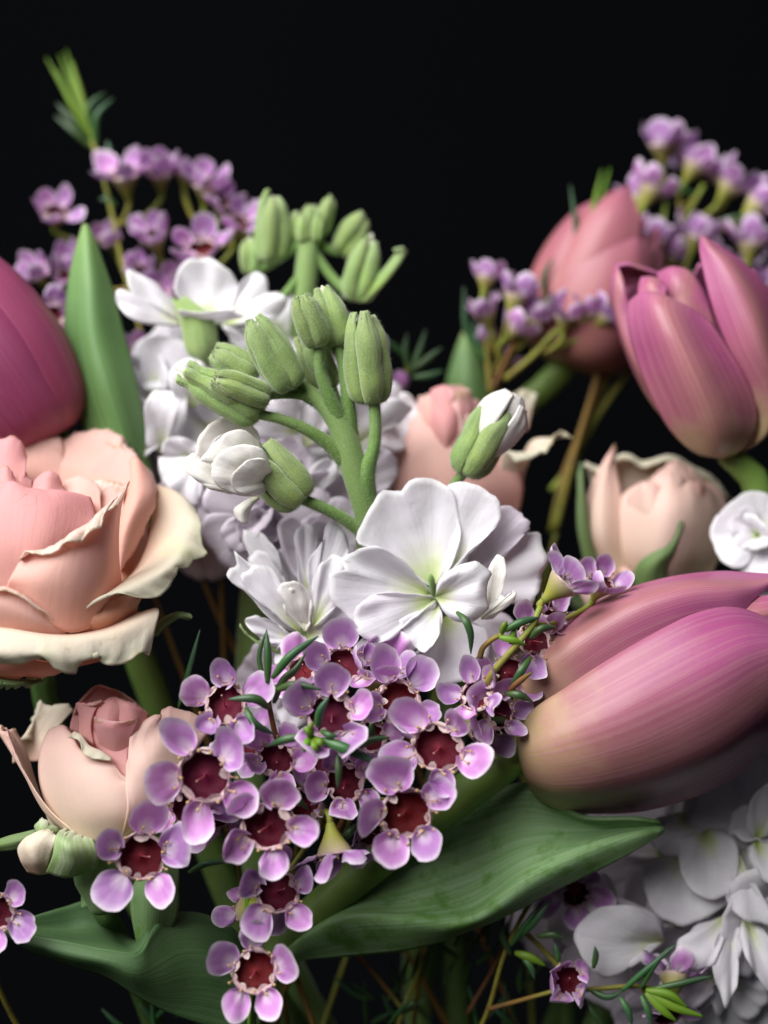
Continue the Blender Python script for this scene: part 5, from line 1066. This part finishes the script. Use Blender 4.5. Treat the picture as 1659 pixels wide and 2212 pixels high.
twig(W6, [(103, 560, -.2), (115, 520, -.25), (145, 488, -.3), (205, 452, -.3)], 7, 5, 'twig', z8)
for p in ([(0, 355, -.2), (40, 395, -.4), (60, 450, -.4), (62, 545, -.3)], [(330, 560, -.2), (290, 620, -.35), (235, 700, -.2)], [(220, 722, -.3), (280, 728, -.4), (342, 760, -.3)], [(155, 838, -.2), (250, 860, 0)],
          [(208, 440, -.35), (290, 400, -.4), (372, 378, -.3)], [(325, 475, -.3), (380, 430, -.4), (452, 424, -.3)]):
    needle(W6, p, 9, f=z8)
for p in ([(190, 468, -.35), (250, 480, -.4), (312, 502, -.35)], [(200, 455, -.3), (215, 410, -.4), (225, 395, -.4)], [(240, 500, -.3), (260, 440, -.3), (270, 420, -.3)]):
    needle(W6, p, 8, 'needle_lime', z8)
needle(W6, [(228, 715, -.3), (290, 660, -.4), (340, 625, -.35)], 7, 'twig', z8)
# needles in front of the cluster
for p, r in (([(350, 262, -.8), (352, 120, -.85), (345, -25, -.8)], 12), ([(378, 235, -.8), (470, 120, -.95), (628, 5, -.8)], 13), ([(395, 300, -.8), (500, 272, -1.0), (645, 298, -1.1)], 12),
             ([(385, 370, -.6), (440, 240, -.7), (500, 190, -.6), (560, 95, -.5)], 11), ([(358, 400, -.8), (290, 350, -1.0), (135, 350, -1.0)], 13), ([(232, 395, -.9), (270, 470, -1.0), (390, 545, -.7)], 11),
             ([(565, 552, -1.0), (450, 568, -1.0), (345, 608, -.8)], 12), ([(640, 568, -1.1), (780, 620, -1.25), (972, 708, -1.1)], 15), ([(622, 500, -1.1), (640, 410, -1.25), (684, 338, -1.3)], 13),
             ([(730, 635, -1.0), (738, 740, -1.1), (732, 835, -1.1)], 11), ([(850, 612, -.7), (920, 570, -.8), (1015, 558, -.8)], 11), ([(640, 520, -1.1), (690, 545, -1.2), (735, 552, -1.2)], 10),
             ([(462, 765, -.5), (500, 870, -.6), (575, 955, -.4)], 12), ([(735, 1140, -.2), (800, 1070, -.3), (856, 1018, -.2)], 12), ([(915, 480, -.4), (918, 530, -.4), (925, 570, -.4)], 10)):
    needle(W2, p, r, f=z7, k=.75)
for p in ([(590, 560, -1.1), (585, 500, -1.3), (600, 470, -1.3)], [(590, 560, -1.1), (560, 600, -1.3), (548, 640, -1.3)], [(590, 560, -1.1), (570, 520, -1.3), (545, 505, -1.3)], [(590, 560, -1.1), (610, 610, -1.3), (622, 640, -1.3)], [(590, 555, -1.1), (640, 590, -1.3), (650, 610, -1.3)]):
    needle(W2, p, 9, 'needle_lime', z7)
twig(W2, [(590, 560, -1.1), (640, 640, -.6), (690, 720, .0)], 5, 6, 'twig_green', z7)
needle(W3, [(880, 990, -.6), (960, 950, -.7), (1080, 940, -.5)], 7, f=z6); needle(W3, [(1030, 915, -.5), (1065, 920, -.6), (1110, 945, -.5)], 6, f=z6)
needle(W3, [(385, 1530, .6), (410, 1440, .6), (432, 1360, .6)], 6); needle(W3, [(575, 1480, .3), (560, 1420, .3), (577, 1358, .3)], 6)

# sprig of the lower right, in the shade
W7 = sprig('shaded waxflower sprig with lime leaf tips below the white stock', [(1180, 1890, 1.6), (1120, 1995, 1.4), (1090, 2060, 1.4), (1055, 2180, 1.6), (1020, 2260, 1.9)])
wax(W7, 1227, 2120, .9, (-.1, .15, .9), 85, 110, 55, anchor=D(1130, 2010, 1.3))
wax(W7, 1455, 2110, 1.3, (.1, .6, -.4), 75, 80, 30, anchor=D(1390, 2130, 1.2))
wax(W7, 1440, 2190, 1.4, (.1, -.2, .5), 75, 80, 30, anchor=D(1390, 2140, 1.2))
wax(W7, 1242, 1925, 1.9, (.0, -.2, .9), 85, 60, 25, anchor=D(1180, 1900, 1.7))
twig(W7, [(1055, 2180, 1.5), (1110, 2165, 1.3), (1200, 2140, 1.2)], 6, 5, 'twig'); twig(W7, [(1240, 2140, 1.2), (1300, 2135, 1.1), (1390, 2132, 1.1), (1440, 2150, 1.0)], 6, 5)
for p in ([(240, 1860, 1.2), (290, 1790, 1.1), (395, 1650, 1.1)], [(270, 1830, 1.2), (350, 1750, 1.0), (430, 1640, 1.0)], [(360, 1815, 1.2), (440, 1810, 1.1), (480, 1830, 1.1)], [(740, 2065, 1.0), (850, 1970, .9), (990, 1850, .9)], [(830, 2050, 1.0), (880, 1960, .9), (960, 1860, .9)],
          [(860, 2060, 1.0), (1000, 2030, .9), (1155, 1995, .9)], [(735, 2090, 1.0), (770, 2150, .9), (790, 2220, .9)], [(830, 2080, 1.0), (860, 2150, .9), (880, 2230, .9)], [(580, 2110, 1.0), (620, 2170, .9), (660, 2220, .9)],
          [(290, 1900, 1.2), (330, 1950, 1.1), (350, 2010, 1.1)], [(240, 1900, 1.3), (200, 1800, 1.2), (215, 1720, 1.2)], [(455, 1930, 1.1), (450, 1890, 1.1), (440, 1850, 1.1)], [(615, 1960, 1.1), (625, 1900, 1.1), (620, 1860, 1.1)], [(600, 2060, 1.1), (680, 2090, 1.0), (740, 2070, 1.0)]):
    needle(W7, p, 8, f=z8)
for p in ([(850, 2060, .9), (960, 2080, .8), (1040, 2140, .8)], [(860, 2070, .9), (970, 2130, .8), (1115, 2180, .8)], [(850, 2070, .9), (930, 2150, .8), (990, 2200, .8)], [(260, 1890, 1.2), (330, 1910, 1.1), (400, 1950, 1.1)]):
    needle(W7, p, 10, 'needle_lime', z8)

# back left
def bk(t, lst, anchor):
    for (x, y, d, f, r, ro) in lst:
        c = D(x, y, d); w = t.path[np.argmin(np.linalg.norm(t.path - c + np.array([0, 0, .010]), axis=1))] if anchor is None else D(*anchor)
        wax(t, x, y, d, f, r * .98, ro, random.uniform(35, 55), anchor=w, ps=1.15)
W8 = sprig('blurred waxflower sprig with a tall needle tip beside the long tulip leaf', [(215, 350, 6.6), (235, 430, 6.2), (262, 560, 5.8), (300, 700, 5.5), (330, 850, 5), (420, 1200, 4.4)])
bk(W8, [(118, 462, 6.0, (.15, .6, .75), 62, 60), (268, 382, 6.0, (-.1, .85, .5), 72, 80), (345, 375, 6.2, (.0, .8, .55), 66, 90), (240, 520, 6.2, (-.2, .6, .6), 52, 90), (332, 512, 5.4, (-.2, .7, .6), 68, 90), (150, 565, 6.0, (-.2, .7, .5), 50, 80), (300, 590, 5.8, (.1, .5, .7), 55, 80), (300, 760, 5.2, (.3, .3, .8), 50, 80)], None)
for p in ([(205, 330, 6.6), (165, 240, 6.8), (100, 125, 7.0)], [(205, 320, 6.6), (170, 220, 6.9), (128, 118, 7.1)], [(205, 315, 6.6), (178, 220, 6.9), (142, 108, 7.1)], [(205, 320, 6.6), (182, 230, 6.6), (155, 130, 6.8)], [(200, 300, 6.6), (160, 235, 6.5), (120, 150, 6.6)]):
    needle(W8, p, 9, 'needle_lime', k=1.0)
for p in ([(195, 300, 6.6), (160, 265, 6.5), (122, 222, 6.6)], [(198, 320, 6.6), (160, 285, 6.5), (118, 250, 6.6)], [(200, 285, 6.6), (195, 230, 6.4), (228, 200, 6.5)], [(208, 315, 6.6), (210, 250, 6.4), (245, 212, 6.5)], [(235, 360, 6.5), (236, 330, 6.5), (232, 305, 6.5)], [(250, 445, 6.2), (230, 430, 6.2), (215, 430, 6.2)]):
    needle(W8, p, 10)
twig(W8, [(230, 380, 6.4), (205, 320, 6.6), (180, 260, 6.7)], 8, 6, 'twig_green')
W9 = sprig('blurred waxflower sprig right behind the green stock buds', [(430, 480, 5.8), (425, 560, 5.6), (440, 700, 5.2), (460, 900, 4.8), (480, 1300, 4.2)])
bk(W9, [(445, 400, 6.0, (.15, .8, .55), 66, 90), (400, 375, 6.4, (.1, .9, .4), 50, 90), (435, 540, 5.0, (.0, .55, .8), 74, 90), (515, 485, 5.4, (.2, .7, .65), 68, 90), (480, 440, 6.0, (.2, .7, .5), 55, 70), (560, 470, 6.2, (.4, .6, .5), 45, 90), (400, 600, 5.6, (.0, .4, .8), 60, 90), (345, 640, 5.4, (-.3, .3, .8), 60, 100)], None)
W10 = sprig('blurred waxflower clump beside the deep pink tulip', [(120, 640, 5.2), (150, 760, 5.2), (200, 900, 5.0), (320, 1250, 4.6)])
bk(W10, [(112, 685, 4.6, (.05, .25, .95), 72, 80), (85, 592, 5.4, (-.2, .6, .6), 56, 80), (38, 625, 5.4, (-.3, .6, .7), 56, 80), (20, 660, 5.6, (-.4, .3, .8), 50, 80), (145, 600, 5.6, (.2, .5, .7), 48, 80)], None)

# back right
W11 = sprig('blurred waxflower branch of budding blooms above the upright tulip', [(1440, 420, 7.6), (1420, 560, 7.4), (1370, 720, 7.2), (1300, 850, 7.0), (1230, 1050, 6.5), (1150, 1400, 5.6)], mat='twig_green')
def side(t, lst):
    for (cx, cy, x, y, d, r, an_) in lst:       # cup and the middle of its petals
        f = nrm((x - cx, -(y - cy), random.uniform(-.1, .35) * math.hypot(x - cx, y - cy)))
        k = .25
        wax(t, cx + (x - cx) * k, cy + (y - cy) * k, d, tuple(f), r * .95, random.uniform(0, 360), random.uniform(45, 68), anchor=D(*an_), ps=1.22)
side(W11, [(1430, 325, 1425, 275, 7.6, 66, (1440, 420, 7.6)), (1452, 320, 1470, 285, 7.9, 55, (1440, 420, 7.6)), (1400, 425, 1425, 375, 7.4, 64, (1395, 500, 7.5)), (1385, 440, 1385, 390, 7.8, 60, (1395, 500, 7.5)), (1492, 372, 1522, 325, 7.6, 62, (1470, 450, 7.6)), (1498, 350, 1470, 325, 8, 50, (1470, 450, 7.6)),
           (1570, 412, 1598, 372, 7.5, 66, (1500, 470, 7.6)), (1560, 390, 1545, 355, 7.9, 55, (1500, 470, 7.6)), (1625, 452, 1660, 420, 7.4, 66, (1540, 500, 7.6)), (1500, 525, 1515, 475, 7.2, 66, (1450, 600, 7.4)), (1415, 535, 1425, 485, 7.2, 62, (1400, 620, 7.4)),
           (1620, 540, 1625, 495, 7.2, 70, (1540, 600, 7.4)), (1440, 560, 1460, 530, 7.6, 55, (1420, 620, 7.4)), (1590, 590, 1640, 560, 7.8, 70, (1540, 600, 7.4)), (1530, 570, 1560, 540, 7.8, 60, (1480, 620, 7.4))])
twig(W11, [(1420, 560, 7.4), (1480, 470, 7.5), (1520, 400, 7.6)], 8, 6); twig(W11, [(1400, 640, 7.4), (1480, 540, 7.5), (1560, 490, 7.5), (1630, 455, 7.4)], 8, 6); twig(W11, [(1380, 700, 7.3), (1450, 610, 7.3), (1520, 590, 7.4), (1600, 590, 7.4)], 8, 6)
for p in ([(1400, 560, 7.2), (1420, 510, 7.1), (1450, 490, 7.1)], [(1500, 420, 7.5), (1450, 400, 7.4), (1420, 395, 7.4)], [(1550, 480, 7.4), (1590, 470, 7.3), (1620, 465, 7.3)], [(1430, 620, 7.2), (1470, 590, 7.1), (1500, 580, 7.1)]): needle(W11, p, 8)
W12 = sprig('waxflower twig crossing in front of the salmon pink tulip', [(1285, 460, 6.0), (1265, 540, 5.9), (1215, 610, 5.9), (1150, 690, 5.9), (1090, 800, 5.9), (1050, 900, 5.8), (1020, 1200, 5.4)], mat='twig_green')
for p in ([(1262, 555, 5.9), (1285, 440, 5.9), (1300, 365, 5.9)], [(1262, 545, 5.9), (1295, 450, 6.0), (1318, 362, 6.0)], [(1240, 590, 5.9), (1245, 500, 5.9), (1232, 400, 5.9)], [(1250, 570, 5.9), (1300, 540, 5.8), (1372, 508, 5.8)], [(1180, 650, 5.9), (1175, 600, 5.8), (1195, 555, 5.8)], [(1170, 665, 5.9), (1210, 640, 5.8), (1255, 632, 5.8)],
          [(1060, 790, 5.8), (1010, 720, 5.8), (1002, 620, 5.8)], [(1060, 790, 5.8), (1030, 740, 5.8), (1020, 690, 5.8)], [(1350, 560, 6), (1340, 600, 6), (1325, 640, 6)]):
    needle(W12, p, 9, 'needle_lime' if p[0][0] > 1255 and p[2][1] < 450 else 'needle')
side(W12, [(1048, 612, 1056, 570, 5.6, 50, (1040, 700, 5.8)), (1110, 655, 1125, 605, 5.5, 66, (1090, 740, 5.8)), (1052, 690, 1038, 650, 5.6, 56, (1060, 760, 5.8)), (1150, 700, 1165, 660, 5.8, 56, (1100, 760, 5.8)), (1265, 688, 1280, 645, 5.5, 60, (1150, 760, 5.8)), (1220, 695, 1225, 655, 5.4, 60, (1150, 760, 5.8)),
           (1300, 690, 1325, 660, 5.4, 60, (1180, 740, 5.8)), (1100, 720, 1125, 690, 5.7, 56, (1080, 780, 5.8)), (1065, 740, 1050, 720, 6, 50, (1070, 790, 5.8)), (1090, 790, 1110, 770, 6.2, 40, (1070, 800, 5.8))])
twig(W12, [(1090, 820, 5.8), (1150, 770, 5.7), (1210, 710, 5.6), (1265, 690, 5.5)], 9, 7); twig(W12, [(1060, 850, 5.8), (1050, 740, 5.8), (1048, 620, 5.7)], 9, 6); twig(W12, [(1065, 840, 5.8), (1110, 740, 5.8), (1135, 690, 5.8)], 8, 6, 'twig')
for pts, mt in (([(1320, 700, 6.6), (1280, 850, 6.5), (1240, 980, 6.4), (1200, 1150, 6.2)], 'twig'), ([(1340, 720, 6.8), (1280, 880, 6.7), (1220, 1020, 6.5), (1190, 1150, 6.3)], 'twig'), ([(1360, 800, 7), (1290, 900, 6.9), (1230, 1010, 6.7), (1190, 1060, 6.5)], 'twig_green')):
    twig(W11, pts, 8, 9, mt)
W13 = sprig('small waxflower twig with one closed pink bud behind the largest green bud', [(880, 790, 5.2), (870, 850, 5.2), (850, 1000, 5.2), (820, 1300, 4.8)])
for p in ([(885, 810, 5.2), (905, 760, 5.2), (920, 712, 5.2)], [(882, 800, 5.2), (875, 760, 5.2), (880, 720, 5.2)], [(890, 800, 5.2), (930, 770, 5.2), (955, 750, 5.2)], [(890, 815, 5.2), (930, 810, 5.2), (958, 800, 5.2)], [(878, 770, 5.4), (840, 740, 5.4), (825, 730, 5.4)]): needle(W13, p, 9)
W13.add('bud', lathe([(.0, -1), (.35, -.9), (.8, -.3), (.9, .2), (.6, .8), (.0, 1)], 14, .1) * px(26, 5) + D(862, 825, 5.1), M['wax'])
# shaded twigs low in the bunch
W14 = sprig('shaded waxflower twigs with needles but no blooms deep under the big tulip leaf', [(930, 2020, 2.6), (900, 2110, 2.5), (870, 2180, 2.5), (850, 2260, 2.6)])
twig(W14, [(770, 2060, 2.5), (830, 2130, 2.5), (870, 2180, 2.5)], 5, 5, 'twig'); twig(W14, [(1010, 2190, 2.4), (1080, 2060, 2.4), (1110, 1960, 2.4)], 5, 4, 'twig')
rnd = random.Random(3)
for k in range(34):
    x, y = rnd.uniform(780, 1130), rnd.uniform(2040, 2240); a = rnd.uniform(-2.6, -.5); l = rnd.uniform(50, 110); d = rnd.uniform(2.2, 3.4)
    needle(W14, [(x, y, d), (x + math.cos(a) * l, y + math.sin(a) * l, d - .2)], 6)
for k in range(14):
    x, y = rnd.uniform(280, 520), rnd.uniform(2150, 2260); a = rnd.uniform(-2.9, -.3); l = rnd.uniform(60, 130); d = rnd.uniform(1.8, 3.0)
    needle(W14, [(x, y, d), (x + math.cos(a) * l, y + math.sin(a) * l, d - .2)], 6)
